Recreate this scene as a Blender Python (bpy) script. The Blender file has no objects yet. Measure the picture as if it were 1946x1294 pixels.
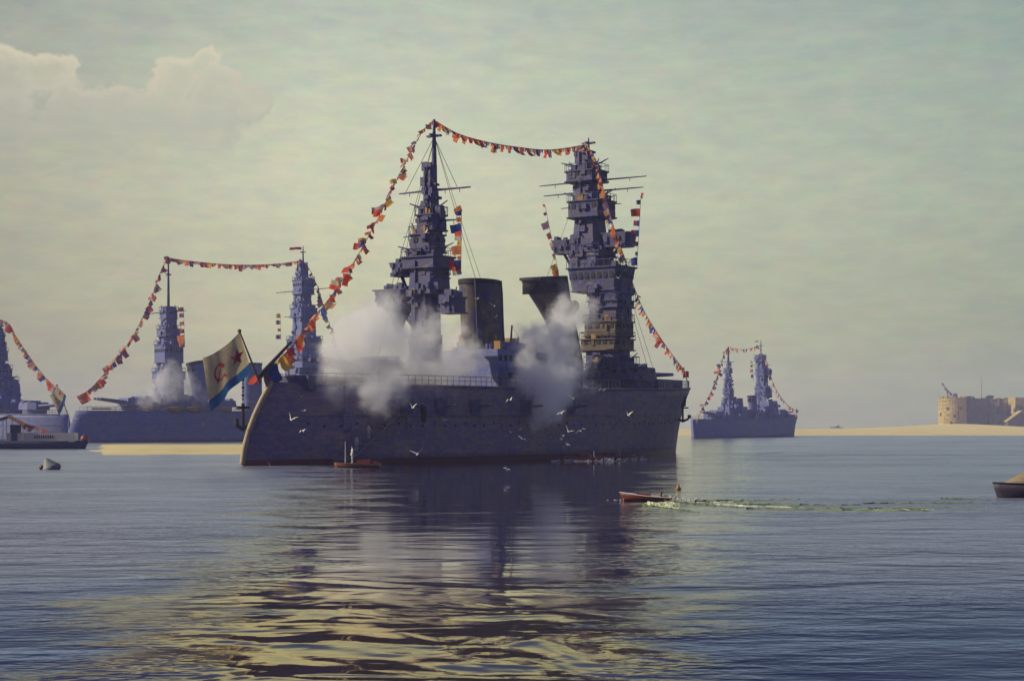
import bpy, bmesh, math, random
from mathutils import Vector, Matrix, noise as mnoise
R = math.radians
SC = bpy.context.scene
COL = SC.collection

# ------------------------------------------------------------------ camera
F = 3000.0                     # focal length in units of the photograph's pixels (1946 wide)
HZ = 812.0                     # horizon row
CAMZ = 4.0
cd = bpy.data.cameras.new('camera'); cam = bpy.data.objects.new('camera', cd); COL.objects.link(cam)
cam.location = (0, 0, CAMZ); cam.rotation_euler = (R(90), 0, 0)
cd.sensor_width = 36; cd.lens = 36 * F / 1946; cd.shift_y = (HZ - 647) / 1946
cd.clip_start = 0.5; cd.clip_end = 60000
SC.camera = cam

# ------------------------------------------------------------------ sky, sun, exposure
SUN_EL, SUN_AZ = 34.0, -93.0       # azimuth from +Y (view direction), negative = left
W = bpy.data.worlds.new('World'); SC.world = W; W.use_nodes = True
nt = W.node_tree; nt.nodes.clear()
class NB:
    """small node-building helper"""
    def __init__(s, nt): s.nt = nt
    def n(s, t, **k):
        nd = s.nt.nodes.new(t)
        for a, b in k.items(): setattr(nd, a, b)
        return nd
    def link(s, a, b): s.nt.links.new(a, b)
    def put(s, sock, v):
        if hasattr(v, 'is_output'): s.link(v, sock)
        else: sock.default_value = v
    def math(s, op, a, b=0.0, c=0.0, clamp=False):
        nd = s.n('ShaderNodeMath', operation=op, use_clamp=clamp)
        s.put(nd.inputs[0], a); s.put(nd.inputs[1], b); s.put(nd.inputs[2], c)
        return nd.outputs[0]
    def vmath(s, op, a, b=(0, 0, 0), out=0):
        nd = s.n('ShaderNodeVectorMath', operation=op)
        s.put(nd.inputs[0], a); s.put(nd.inputs[1], b)
        return nd.outputs[out]
    def mix(s, f, a, b, blend='MIX'):
        nd = s.n('ShaderNodeMix', data_type='RGBA', blend_type=blend)
        s.put(nd.inputs[0], f); s.put(nd.inputs[6], a); s.put(nd.inputs[7], b)
        return nd.outputs[2]
    def noise(s, vec, scale, detail=3.0, rough=0.55, dist=0.0):
        nd = s.n('ShaderNodeTexNoise')
        if vec is not None: s.link(vec, nd.inputs['Vector'])
        nd.inputs['Scale'].default_value = scale; nd.inputs['Detail'].default_value = detail
        nd.inputs['Roughness'].default_value = rough; nd.inputs['Distortion'].default_value = dist
        return nd.outputs[0]
    def ramp(s, f, els):
        nd = s.n('ShaderNodeValToRGB'); cr = nd.color_ramp
        while len(cr.elements) < len(els): cr.elements.new(0.5)
        for e, (p, c) in zip(cr.elements, els):
            e.position = p; e.color = tuple(c) + (1,) if len(c) == 3 else c
        s.link(f, nd.inputs[0]); return nd.outputs[0]
    def maprange(s, v, a, b, c=0.0, d=1.0, smooth=False):
        nd = s.n('ShaderNodeMapRange', clamp=True)
        if smooth: nd.interpolation_type = 'SMOOTHSTEP'
        s.put(nd.inputs[0], v)
        for i, x in enumerate((a, b, c, d)): nd.inputs[i + 1].default_value = x
        return nd.outputs[0]
    def mapping(s, vec, scale=(1, 1, 1), loc=(0, 0, 0), rot=(0, 0, 0)):
        nd = s.n('ShaderNodeMapping'); s.link(vec, nd.inputs[0])
        nd.inputs[1].default_value = loc; nd.inputs[2].default_value = rot; nd.inputs[3].default_value = scale
        return nd.outputs[0]
b = NB(nt)
tc = b.n('ShaderNodeTexCoord').outputs['Generated']
sep = b.n('ShaderNodeSeparateXYZ'); b.link(tc, sep.inputs[0])
dx, dy, dz = sep.outputs
dyp = b.math('MAXIMUM', dy, 0.05)
su = b.math('DIVIDE', dx, dyp); sv = b.math('DIVIDE', dz, dyp)
# soft streaks of thin high haze
st = b.noise(b.mapping(tc, (5, 5, 14)), 1.6, 4, 0.6)
st2 = b.noise(b.mapping(tc, (16, 16, 60)), 2.2, 3, 0.6)
el = b.math('ADD', dz, b.math('MULTIPLY', b.math('SUBTRACT', st, 0.5), 0.05))
grad = b.ramp(el, [(0.0, (.450, .425, .345)), (0.03, (.490, .468, .350)), (0.068, (.570, .552, .380)),
                   (0.15, (.635, .640, .470)), (0.22, (.565, .605, .475)), (0.275, (.470, .520, .455)),
                   (0.37, (.085, .130, .270)), (1.0, (.032, .054, .210))])
# unseen sky behind the camera, made deeper violet blue to tint the hull
away = b.maprange(dy, .25, -.35, 0, 1, True)
grad = b.mix(b.math('MULTIPLY', away, .85), grad, (.115, .110, .270, 1))
# cooler, darker towards the right and the far upper left
grad = b.mix(b.maprange(dx, -0.05, 0.32), grad, b.mix(1.0, grad, (.60, .68, .75, 1), 'MULTIPLY'))
grad = b.mix(b.maprange(dx, -0.12, -0.34), grad, b.mix(1.0, grad, (.64, .62, .66, 1), 'MULTIPLY'))
tint = b.mix(b.maprange(st2, 0.3, 0.7), (.92, .94, .97, 1), (1.07, 1.06, 1.02, 1))
grad = b.mix(1.0, grad, tint, 'MULTIPLY')
# small broken patches of warmer and cooler thin cloud
mo = b.n('ShaderNodeTexNoise'); b.link(b.mapping(tc, (1, 1, 1.7)), mo.inputs['Vector']); mo.inputs['Scale'].default_value = 60; mo.inputs['Detail'].default_value = 6; mo.inputs['Roughness'].default_value = .72
grad = b.mix(1.0, grad, b.mix(.30, (1.0, 1.0, 1.0, 1), b.vmath('ADD', mo.outputs['Color'], (.5, .5, .5))), 'MULTIPLY')
# cumulus bank, upper left: union of puffs in direction space
def cloud_mask(puffs, wob, noise_v):
    tot = None
    for (px, py, rr) in puffs:
        cu, cv = (px - 973) / F, (HZ - py) / F; r_ = rr / F
        a = b.math('DIVIDE', b.math('SUBTRACT', su, cu), r_); c = b.math('DIVIDE', b.math('SUBTRACT', sv, cv), r_ * .8)
        d2 = b.math('ADD', b.math('MULTIPLY', a, a), b.math('MULTIPLY', c, c))
        w_ = b.math('SUBTRACT', 1.0, d2)
        tot = w_ if tot is None else b.math('MAXIMUM', tot, w_)
    return b.math('ADD', tot, b.math('MULTIPLY', b.math('SUBTRACT', noise_v, 0.5), wob))
wn = b.n('ShaderNodeTexNoise'); b.link(tc, wn.inputs['Vector']); wn.inputs['Scale'].default_value = 34; wn.inputs['Detail'].default_value = 4; wn.inputs['Roughness'].default_value = .62
wsep = b.n('ShaderNodeSeparateXYZ'); b.link(wn.outputs['Color'], wsep.inputs[0])
su = b.math('ADD', su, b.math('MULTIPLY', b.math('SUBTRACT', wsep.outputs[0], .5), .050)); sv = b.math('ADD', sv, b.math('MULTIPLY', b.math('SUBTRACT', wsep.outputs[1], .5), .034))
cn = b.noise(b.mapping(tc, (1, 1, 1.3)), 60, 4, 0.6)
CP = [(10, 150, 85), (85, 135, 62), (-40, 210, 120), (150, 215, 80), (235, 195, 62), (335, 150, 62), (385, 125, 48), (425, 175, 48),
      (470, 195, 42), (300, 225, 85), (395, 235, 75), (190, 240, 90)]
cm = cloud_mask(CP, 0.8, cn)
front = b.maprange(dy, 0.3, 0.6)
cmask = b.math('MULTIPLY', b.maprange(cm, -0.05, 0.45, 0, 1, True), front)
base_fade = b.maprange(sv, (HZ - 330) / F, (HZ - 200) / F, 0.0, 1.0, True)
ccol = b.mix(b.maprange(sv, (HZ - 240) / F, (HZ - 110) / F), (.47, .46, .39, 1), (.72, .64, .48, 1))
grad = b.mix(b.math('MULTIPLY', b.math('MULTIPLY', cmask, base_fade), b.maprange(cm, .25, 1.0, .95, .35)), grad, ccol)
nis = b.n('ShaderNodeTexSky', sky_type='NISHITA', sun_disc=False)
nis.sun_elevation = R(SUN_EL); nis.sun_rotation = R(SUN_AZ % 360); nis.dust_density = 2.0
nv = b.mix(1.0, nis.outputs[0], (.08, .08, .08, 1), 'MULTIPLY')
final = b.mix(0.06, grad, nv)
bg = b.n('ShaderNodeBackground'); b.link(final, bg.inputs[0]); bg.inputs[1].default_value = 1.0
wo = b.n('ShaderNodeOutputWorld'); b.link(bg.outputs[0], wo.inputs[0])

sd = bpy.data.lights.new('sun', 'SUN'); sd.energy = 4.2; sd.angle = R(0.6); sd.color = (1.0, .90, .70)
sun = bpy.data.objects.new('sun', sd); COL.objects.link(sun)
sdir = Vector((math.sin(R(SUN_AZ)) * math.cos(R(SUN_EL)), math.cos(R(SUN_AZ)) * math.cos(R(SUN_EL)), math.sin(R(SUN_EL))))
sun.rotation_euler = sdir.to_track_quat('Z', 'Y').to_euler()

vs = SC.view_settings; vs.view_transform = 'Standard'; vs.look = 'None'; vs.exposure = 0; vs.gamma = 1
cy = SC.cycles
cy.max_bounces = 8; cy.diffuse_bounces = 2; cy.glossy_bounces = 3; cy.transmission_bounces = 2
cy.volume_bounces = 6; cy.transparent_max_bounces = 8; cy.use_denoising = True
cy.volume_step_rate = 0.3; cy.volume_max_steps = 256; cy.caustics_reflective = False

# ------------------------------------------------------------------ helpers
def tag(o, label=None, cat=None, group=None, kind=None):
    if label: o['label'] = label
    if cat: o['category'] = cat
    if group: o['group'] = group
    if kind: o['kind'] = kind
    return o
def empty(name, loc=(0, 0, 0), rz=0.0, parent=None):
    o = bpy.data.objects.new(name, None); COL.objects.link(o); o.location = loc; o.rotation_euler = (0, 0, rz)
    o.empty_display_size = 0.5
    if parent: o.parent = parent
    return o
class MB:
    def __init__(s): s.v = []; s.f = []; s.m = []; s.smooth = []
    def add(s, vs_, fs, mi=0, sm=False):
        k = len(s.v); s.v += [tuple(p) for p in vs_]
        for f in fs: s.f.append([i + k for i in f]); s.m.append(mi); s.smooth.append(sm)
    def box(s, c, d, mi=0, rz=0.0, ry=0.0):
        M = Matrix.Rotation(rz, 3, 'Z') @ Matrix.Rotation(ry, 3, 'Y'); c = Vector(c)
        P = [c + M @ Vector((x * d[0] / 2, y * d[1] / 2, z * d[2] / 2)) for x in (-1, 1) for y in (-1, 1) for z in (-1, 1)]
        s.add(P, [(0, 1, 3, 2), (4, 6, 7, 5), (0, 4, 5, 1), (2, 3, 7, 6), (0, 2, 6, 4), (1, 5, 7, 3)], mi)
    def prism(s, poly, z0, z1, top=1.0, c=(0, 0), mi=0, sm=False):
        n = len(poly)
        P = [(c[0] + x, c[1] + y, z0) for x, y in poly] + [(c[0] + x * top, c[1] + y * top, z1) for x, y in poly]
        s.add(P, [(i, (i + 1) % n, n + (i + 1) % n, n + i) for i in range(n)], mi, sm)
        s.add(P[:n], [tuple(reversed(range(n)))], mi); s.add(P[n:], [tuple(range(n))], mi)
    def tube(s, pts, rads, seg=8, mi=0, cap=True, sm=True):
        pts = [Vector(p) for p in pts]; n = len(pts)
        if not hasattr(rads, '__len__'): rads = [rads] * n
        rings = []; up = None
        for i, p in enumerate(pts):
            t = (pts[min(i + 1, n - 1)] - pts[max(i - 1, 0)]).normalized()
            ref = Vector((0, 0, 1)) if abs(t.z) < 0.9 else Vector((1, 0, 0))
            if up is None: up = (ref - t * ref.dot(t)).normalized()
            else: up = (up - t * up.dot(t)).normalized()
            w = t.cross(up)
            rings.append([p + (up * math.cos(2 * math.pi * j / seg) + w * math.sin(2 * math.pi * j / seg)) * rads[i] for j in range(seg)])
        P = [q for r in rings for q in r]; fs = []
        for i in range(n - 1):
            for j in range(seg):
                a = i * seg + j; c = i * seg + (j + 1) % seg
                fs.append((a, c, c + seg, a + seg))
        s.add(P, fs, mi, sm)
        if cap:
            s.add(rings[0], [tuple(reversed(range(seg)))], mi); s.add(rings[-1], [tuple(range(seg))], mi)
    def lathe(s, prof, c=(0, 0, 0), seg=20, mi=0, sm=True):
        P = []; fs = []
        for r_, z in prof:
            for j in range(seg):
                a = 2 * math.pi * j / seg
                P.append((c[0] + r_ * math.cos(a), c[1] + r_ * math.sin(a), c[2] + z))
        for i in range(len(prof) - 1):
            for j in range(seg):
                a = i * seg + j; d = i * seg + (j + 1) % seg
                fs.append((a, d, d + seg, a + seg))
        s.add(P, fs, mi, sm)
        n = len(prof)
        if prof[0][0] > 1e-4: s.add(P[:seg], [tuple(reversed(range(seg)))], mi)
        if prof[-1][0] > 1e-4: s.add(P[(n - 1) * seg:], [tuple(range(seg))], mi)
    def blob(s, c, r, mi=0, sq=(1, 1, 1), seed=0, amp=0.2, sub=1):
        bm = bmesh.new(); bmesh.ops.create_icosphere(bm, subdivisions=sub, radius=1)
        P = []
        for v in bm.verts:
            k = 1 + amp * mnoise.noise(v.co * 1.7 + Vector((seed * 3.1, seed, 0)))
            P.append((c[0] + v.co.x * r * k * sq[0], c[1] + v.co.y * r * k * sq[1], c[2] + v.co.z * r * k * sq[2]))
        fs = [[v.index for v in f.verts] for f in bm.faces]; bm.free()
        s.add(P, fs, mi, True)
    def mesh(s, name, mats):
        me = bpy.data.meshes.new(name); me.from_pydata(s.v, [], s.f)
        for m in (mats if isinstance(mats, (list, tuple)) else [mats]): me.materials.append(m)
        me.polygons.foreach_set('material_index', s.m); me.polygons.foreach_set('use_smooth', s.smooth)
        me.update(); return me
    def build(s, name, mats, parent=None, loc=(0, 0, 0), rz=0.0):
        o = bpy.data.objects.new(name, s.mesh(name, mats)); COL.objects.link(o)
        o.location = loc; o.rotation_euler = (0, 0, rz)
        if parent: o.parent = parent
        return o
def world_at(px, py, D):
    return Vector(((px - 973) / F * D, D, CAMZ + (HZ - py) / F * D))
def water_at(px, py):
    D = CAMZ * F / (py - HZ); return Vector(((px - 973) / F * D, D, 0))

# ------------------------------------------------------------------ materials
MAT = {}
def mat(name, fn):
    m = bpy.data.materials.new(name); m.use_nodes = True; m.node_tree.nodes.clear(); q = NB(m.node_tree)
    out = q.n('ShaderNodeOutputMaterial'); fn(q, out, m); MAT[name] = m; return m
def principled(q, out, col, rough=0.6, metal=0.0, spec=0.4, normal=None):
    p = q.n('ShaderNodeBsdfPrincipled'); q.put(p.inputs['Base Color'], col); q.put(p.inputs['Roughness'], rough)
    p.inputs['Metallic'].default_value = metal; p.inputs['Specular IOR Level'].default_value = spec
    if normal is not None: q.link(normal, p.inputs['Normal'])
    q.link(p.outputs[0], out.inputs[0]); return p
def mottled(name, cols, scale=0.35, stretch=(1, 1, 1), rough=0.6, bump=0.03, fine=4.0, spec=0.35):
    """weathered paint: broad patches of neighbouring tones with finer brush-like breaks and a slight relief"""
    def fn(q, out, m):
        oc = q.n('ShaderNodeTexCoord').outputs['Object']
        v = q.mapping(oc, stretch)
        a = q.noise(v, scale, 5, 0.68, 0.6); c = q.noise(v, scale * fine, 3, 0.6)
        f = q.math('ADD', q.math('MULTIPLY', a, 0.72), q.math('MULTIPLY', c, 0.28))
        n = len(cols)
        col = q.ramp(f, [(0.36 + 0.28 * i / max(1, n - 1), k) for i, k in enumerate(cols)])
        bm = q.n('ShaderNodeBump'); bm.inputs['Strength'].default_value = 0.6; bm.inputs['Distance'].default_value = bump
        q.link(c, bm.inputs['Height'])
        principled(q, out, col, rough, 0, spec, bm.outputs[0])
    return mat(name, fn)
def hull_fn(q, out, m):
    oc = q.n('ShaderNodeTexCoord').outputs['Object']
    a = q.noise(q.mapping(oc, (.5, .5, 1.6)), .17, 5, .68, .6); c = q.noise(q.mapping(oc, (1, 1, 2.2)), .9, 4, .65)
    f = q.math('ADD', q.math('MULTIPLY', a, .68), q.math('MULTIPLY', c, .32))
    col = q.ramp(f, [(.36, (.110, .090, .230)), (.45, (.320, .230, .200)), (.53, (.165, .130, .260)), (.64, (.390, .285, .200))])
    run = q.noise(q.mapping(oc, (.9, .9, .055)), 1.0, 4, .6); lvl = q.noise(oc, .12, 2)
    col = q.mix(q.math('MULTIPLY', q.maprange(run, .56, .70), q.maprange(lvl, .45, .65, 0, .55)), col, (.120, .062, .036, 1))
    col = q.mix(q.math('MULTIPLY', q.maprange(run, .44, .34), .35), col, (.12, .12, .15, 1))
    br = q.n('ShaderNodeTexBrick'); q.link(q.mapping(oc, (1, 1, 1), rot=(R(90), 0, 0)), br.inputs['Vector']); br.inputs['Scale'].default_value = 1.0
    br.inputs['Brick Width'].default_value = 5.5; br.inputs['Row Height'].default_value = 1.7; br.inputs['Mortar Size'].default_value = .035
    bm = q.n('ShaderNodeBump'); bm.inputs['Strength'].default_value = .8; bm.inputs['Distance'].default_value = .05
    q.link(q.math('ADD', q.math('MULTIPLY', c, .8), q.math('MULTIPLY', br.outputs['Fac'], -.5)), bm.inputs['Height'])
    principled(q, out, col, .6, 0, .2, bm.outputs[0])
HULL = mat('hull paint', hull_fn)
SUPER = mottled('superstructure paint', [(.034, .056, .300), (.125, .102, .110), (.052, .066, .240), (.260, .190, .105)], .50, (1, 1, 1.4), .6, .03, 5)
FUNNEL = mottled('funnel paint', [(.034, .048, .190), (.095, .078, .082), (.210, .155, .090)], .36, (1, 1, .5), .6, .03, 6)
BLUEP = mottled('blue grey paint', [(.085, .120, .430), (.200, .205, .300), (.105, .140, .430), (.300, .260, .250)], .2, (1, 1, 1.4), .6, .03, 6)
BANDP = mottled('buff bridge paint', [(.075, .068, .090), (.165, .125, .070), (.110, .090, .080)], .5, (.4, .4, 2.5), .6, .03, 5)
DARK = mottled('sooty dark paint', [(.018, .018, .024), (.030, .026, .030)], .8, rough=.7)
BOOT = mottled('red oxide boot topping', [(.110, .026, .020), (.200, .045, .028), (.130, .032, .026)], .5, (1, 1, 3), .5)
DECK = mottled('scrubbed deck wood', [(.22, .17, .10), (.30, .24, .15)], .6, (.3, 3, 1), .7)
OCHRE = mottled('ochre fittings', [(.32, .16, .04), (.42, .26, .09)], 1.2, rough=.6)
BRASS = mottled('lamp brass', [(.45, .32, .10), (.62, .50, .22)], 2, rough=.3, spec=.8)
WHITE = mottled('white paint', [(.62, .60, .55), (.74, .72, .66)], 1.5, rough=.5)
REDB = mottled('red boat paint', [(.12, .020, .012), (.20, .034, .018)], 1.2, rough=.4)
VARN = mottled('varnished brown boat', [(.14, .045, .022), (.22, .075, .035)], 1.2, rough=.4)
PURPLE = mottled('purple grey boat paint', [(.055, .045, .070), (.090, .072, .095)], 1.6, rough=.6)
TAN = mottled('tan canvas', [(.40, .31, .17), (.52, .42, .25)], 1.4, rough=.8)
CANVAS = mottled('faded tan canvas', [(.22, .17, .10), (.32, .25, .15)], 1.4, rough=.8)
ORANGE = mottled('orange canvas', [(.40, .16, .05), (.55, .27, .10)], 1.2, rough=.8)
GREYM = mottled('galvanised grey', [(.14, .15, .15), (.24, .25, .23)], 2, rough=.55)
NAVY = mottled('navy paint', [(.020, .025, .075), (.035, .040, .110)], 1.5, rough=.5)
ROPE = mottled('hemp rope', [(.16, .12, .08), (.22, .17, .11)], 4, rough=.9)
def stone(name, cols, k):
    def fn(q, out, m):
        oc = q.n('ShaderNodeTexCoord').outputs['Object']; sp = q.n('ShaderNodeSeparateXYZ'); q.link(oc, sp.inputs[0])
        cb = q.n('ShaderNodeCombineXYZ'); q.link(q.math('ADD', sp.outputs[0], q.math('MULTIPLY', sp.outputs[1], .7)), cb.inputs[0]); q.link(sp.outputs[2], cb.inputs[1])
        br = q.n('ShaderNodeTexBrick'); q.link(cb.outputs[0], br.inputs['Vector']); br.inputs['Scale'].default_value = 1.0; br.inputs['Brick Width'].default_value = 3.4; br.inputs['Row Height'].default_value = 1.5; br.inputs['Mortar Size'].default_value = .14
        br.inputs['Color1'].default_value = (1, 1, 1, 1); br.inputs['Color2'].default_value = (.68, .66, .62, 1); br.inputs['Mortar'].default_value = (.45, .42, .38, 1)
        a = q.noise(oc, .16, 5, .7); c = q.noise(oc, .9, 4, .65)
        col = q.ramp(q.math('ADD', q.math('MULTIPLY', a, .6), q.math('MULTIPLY', c, .4)), [(.36 + .28 * i / (len(cols) - 1), x) for i, x in enumerate(cols)])
        col = q.mix(k, col, q.mix(1.0, col, br.outputs['Color'], 'MULTIPLY'))
        run = q.noise(q.mapping(oc, (.5, .5, .05)), 1.0, 4, .6); col = q.mix(q.maprange(run, .54, .70, 0, .6), col, (.10, .075, .045, 1))
        bm = q.n('ShaderNodeBump'); bm.inputs['Distance'].default_value = .3; q.link(q.math('SUBTRACT', c, br.outputs['Fac']), bm.inputs['Height'])
        principled(q, out, col, .9, 0, .2, bm.outputs[0])
    return mat(name, fn)
STONE_ = mottled('ochre stone', [(.30, .20, .055), (.50, .38, .13), (.58, .46, .19), (.38, .26, .08)], .16, (1, 1, 1.6), .9, .12, 7, .2)
STONE = stone('ochre masonry', [(.28, .18, .050), (.56, .43, .15), (.64, .51, .21), (.40, .27, .08)], .8)
STONED = stone('brown masonry', [(.070, .058, .055), (.13, .10, .080), (.17, .13, .095)], .7)
STONED_ = mottled('brown rock', [(.060, .050, .050), (.10, .080, .066), (.13, .10, .080)], .16, (1, 1, 1.6), .9, .12, 7, .2)
SANDM = mottled('pale sand', [(.42, .33, .13), (.70, .61, .33), (.54, .45, .20), (.78, .70, .46)], .05, (.5, 2.5, 1), .95, .05, 8, .1)
LEAFM = mottled('dark foliage', [(.022, .030, .030), (.050, .062, .036)], .5, rough=.8)
FEATHER = mottled('white feathers', [(.66, .66, .60), (.85, .83, .72)], 3, rough=.8)
SKIN = mottled('sailor cloth white', [(.60, .58, .52), (.75, .73, .66)], 4, rough=.9)
FACE = mottled('skin tone', [(.40, .25, .17), (.46, .30, .21)], 4, rough=.7)
def cloth(name, col, k=0.22):
    def fn(q, out, m):
        oc = q.n('ShaderNodeTexCoord').outputs['Object']; n = q.noise(oc, 1.8, 3, .6)
        c = q.mix(q.maprange(n, .3, .7), tuple(x * (1 - k) for x in col) + (1,), tuple(min(1, x * (1 + k)) for x in col) + (1,))
        d = q.n('ShaderNodeBsdfDiffuse'); t = q.n('ShaderNodeBsdfTranslucent'); q.link(c, d.inputs[0]); q.link(c, t.inputs[0])
        mx = q.n('ShaderNodeMixShader'); mx.inputs[0].default_value = .5; q.link(d.outputs[0], mx.inputs[1]); q.link(t.outputs[0], mx.inputs[2]); q.link(mx.outputs[0], out.inputs[0])
    return mat(name, fn)
def cloth_old(name, col, k=0.22):
    lo = tuple(c * (1 - k) for c in col); hi = tuple(min(1, c * (1 + k)) for c in col)
    return mottled(name, [lo, col, hi], 1.8, (1, 1, 1), .85, .01, 3, .15)
FRED = cloth('red bunting', (.70, .105, .050)); FORA = cloth('orange bunting', (.74, .25, .085)); FOCH = cloth('ochre bunting', (.68, .43, .08))
FBLU = cloth('blue bunting', (.055, .095, .40)); FWHI = cloth('white bunting', (.62, .52, .42)); FMAR = cloth('maroon bunting', (.36, .095, .095))
FLIL = cloth('faded violet bunting', (.26, .16, .24))
ENSW = cloth('ensign cream', (.62, .52, .30), .14); ENSB = cloth('ensign blue', (.030, .130, .330), .2); ENSR = cloth('ensign red', (.66, .085, .055), .15)
SCARLET = cloth('scarlet jack', (.62, .060, .030), .12)

def water_fn(q, out, m):
    oc = q.n('ShaderNodeTexCoord').outputs['Object']
    s = q.n('ShaderNodeSeparateXYZ'); q.link(oc, s.inputs[0]); X, Y, Z = s.outputs
    big = q.noise(q.mapping(oc, (.020, .034, 1)), 1.0, 3, .6, .5)
    patch = q.noise(q.mapping(oc, (.075, .16, 1)), 1.0, 3, .6, .8)
    # a calm lane shaped towards the viewer to hold the gold and tower reflections
    ax = q.math('ABSOLUTE', q.math('ADD', q.math('ADD', X, 3.2), q.math('MULTIPLY', Y, -.032)))
    edge = q.math('MULTIPLY', q.math('SUBTRACT', q.noise(q.mapping(oc, (.14, .20, 1)), 1.0, 5, .68), .5), q.math('ADD', 11.0, q.math('MULTIPLY', Y, .09)))
    lane = q.math('DIVIDE', q.math('ADD', ax, edge), q.math('ADD', 2.4, q.math('MULTIPLY', Y, .105)))
    calm = q.maprange(lane, .55, 1.35, 1.0, 0.0, True)
    # ripple heights, in metres
    near = q.maprange(Y, 29, 50, 1.0, 0.0, True)
    w1 = q.math('MULTIPLY', q.noise(q.mapping(oc, (.17, .33, 1), rot=(0, 0, R(8))), 1.0, 2, .45, .6), q.math('ADD', .20, q.math('MULTIPLY', calm, q.math('SUBTRACT', .12, q.math('MULTIPLY', near, .20)))))
    w0 = q.math('MULTIPLY', q.noise(q.mapping(oc, (.38, .27, 1), rot=(0, 0, R(16))), 1.0, 2.2, .40, .9), q.math('MULTIPLY', near, q.math('MULTIPLY', calm, .62)))
    w2 = q.math('MULTIPLY', q.noise(q.mapping(oc, (.75, 1.35, 1), rot=(0, 0, R(-10))), 1.0, 2, .5, .3), q.math('SUBTRACT', .105, q.math('MULTIPLY', calm, .075)))
    w3 = q.math('MULTIPLY', q.noise(q.mapping(oc, (2.8, 4.4, 1)), 1.0, 2, .6), q.math('SUBTRACT', q.math('ADD', .045, q.math('MULTIPLY', near, -.005)), q.math('MULTIPLY', calm, q.math('ADD', .036, q.math('MULTIPLY', near, -.005)))))
    w1 = q.math('ADD', w1, w0)
    h = q.math('ADD', q.math('ADD', w1, w2), w3)
    # wind-ruffled lanes and calmer slicks
    ruffle = q.math('MULTIPLY', q.maprange(big, .36, .64, .65, 1.15, True), q.maprange(patch, .35, .68, .6, 1.15, True))
    # and the open water calms with distance under the ships
    ruffle = q.math('MULTIPLY', ruffle, q.math('SUBTRACT', q.maprange(Y, 60, 160, 1.0, .8, True), q.math('MULTIPLY', calm, q.maprange(Y, 29, 44, .05, .88, True))))
    h = q.math('MULTIPLY', h, ruffle)
    bm = q.n('ShaderNodeBump'); bm.inputs['Strength'].default_value = 1.0; bm.inputs['Distance'].default_value = 1.0
    q.link(h, bm.inputs['Height'])
    col = q.mix(q.maprange(big, .35, .65), (.010, .012, .062, 1), (.012, .018, .046, 1))
    body = q.n('ShaderNodeBsdfDiffuse'); q.link(q.mix(calm, col, (.034, .034, .115, 1)), body.inputs[0]); q.link(bm.outputs[0], body.inputs['Normal'])
    gl = q.n('ShaderNodeBsdfGlossy'); gl.distribution = 'GGX'; q.link(bm.outputs[0], gl.inputs['Normal'])
    q.link(q.mix(calm, q.mix(near, (.92, .96, 1.0, 1), (.56, .70, .88, 1)), q.mix(near, (.98, .97, .86, 1), (1.0, .83, .44, 1))), gl.inputs['Color'])  # near lane gloss tinted gold, its flanks dimmed: reflected light put into the colour
    q.link(q.math('ADD', q.math('MULTIPLY', q.math('POWER', q.math('SUBTRACT', 1.0, calm), 1.6), q.maprange(Y, 30, 120, .44, .30)), .05), gl.inputs['Roughness'])
    fr = q.n('ShaderNodeFresnel'); q.link(q.math('ADD', q.math('ADD', 1.25, q.math('MULTIPLY', calm, .25)), q.maprange(Y, 40, 140, 0, .20)), fr.inputs[0]); q.link(bm.outputs[0], fr.inputs['Normal'])
    fac = q.math('POWER', fr.outputs[0], q.math('SUBTRACT', 1.0, q.math('MULTIPLY', calm, .48)))
    mx = q.n('ShaderNodeMixShader'); q.link(fac, mx.inputs[0]); q.link(body.outputs[0], mx.inputs[1]); q.link(gl.outputs[0], mx.inputs[2]); q.link(mx.outputs[0], out.inputs[0])
WATER = mat('sea water', water_fn)
def foam_fn(q, out, m):
    oc = q.n('ShaderNodeTexCoord').outputs['Object']
    n = q.noise(oc, 1.6, 4, .65)
    col = q.mix(q.maprange(n, .42, .56), (.18, .24, .06, 1), (.72, .72, .55, 1))
    principled(q, out, col, .5)
FOAM = mat('wake foam', foam_fn)
SPRAY = mottled('white spray', [(.60, .62, .58), (.80, .80, .76)], 3, rough=.8)
def wakew_fn(q, out, m):
    oc = q.n('ShaderNodeTexCoord').outputs['Object']
    n = q.noise(q.mapping(oc, (.5, 2, 1)), 1.2, 3, .6)
    col = q.mix(q.maprange(n, .4, .6), (.060, .095, .028, 1), (.16, .19, .055, 1))
    bm = q.n('ShaderNodeBump'); bm.inputs['Distance'].default_value = .15; q.link(n, bm.inputs['Height'])
    p = principled(q, out, col, .18, 0, .5, bm.outputs[0]); p.inputs['IOR'].default_value = 1.333
WAKEW = mat('green wake water', wakew_fn)

# ------------------------------------------------------------------ sea
mb = MB()
xs_ = [-26000, -6000, -1500, -400, -100, -25, 0, 25, 100, 400, 1500, 6000, 26000]
ys_ = [-400, -60, 0, 20, 45, 90, 180, 400, 900, 2000, 6000, 15000, 40000]
P = [(x, y, 0) for y in ys_ for x in xs_]; nx = len(xs_)
mb.add(P, [(j * nx + i, j * nx + i + 1, (j + 1) * nx + i + 1, (j + 1) * nx + i) for j in range(len(ys_) - 1) for i in range(nx - 1)])
tag(mb.build('sea', WATER), 'calm harbour sea with broken yellow and blue reflections', 'water', kind='structure')

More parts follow.
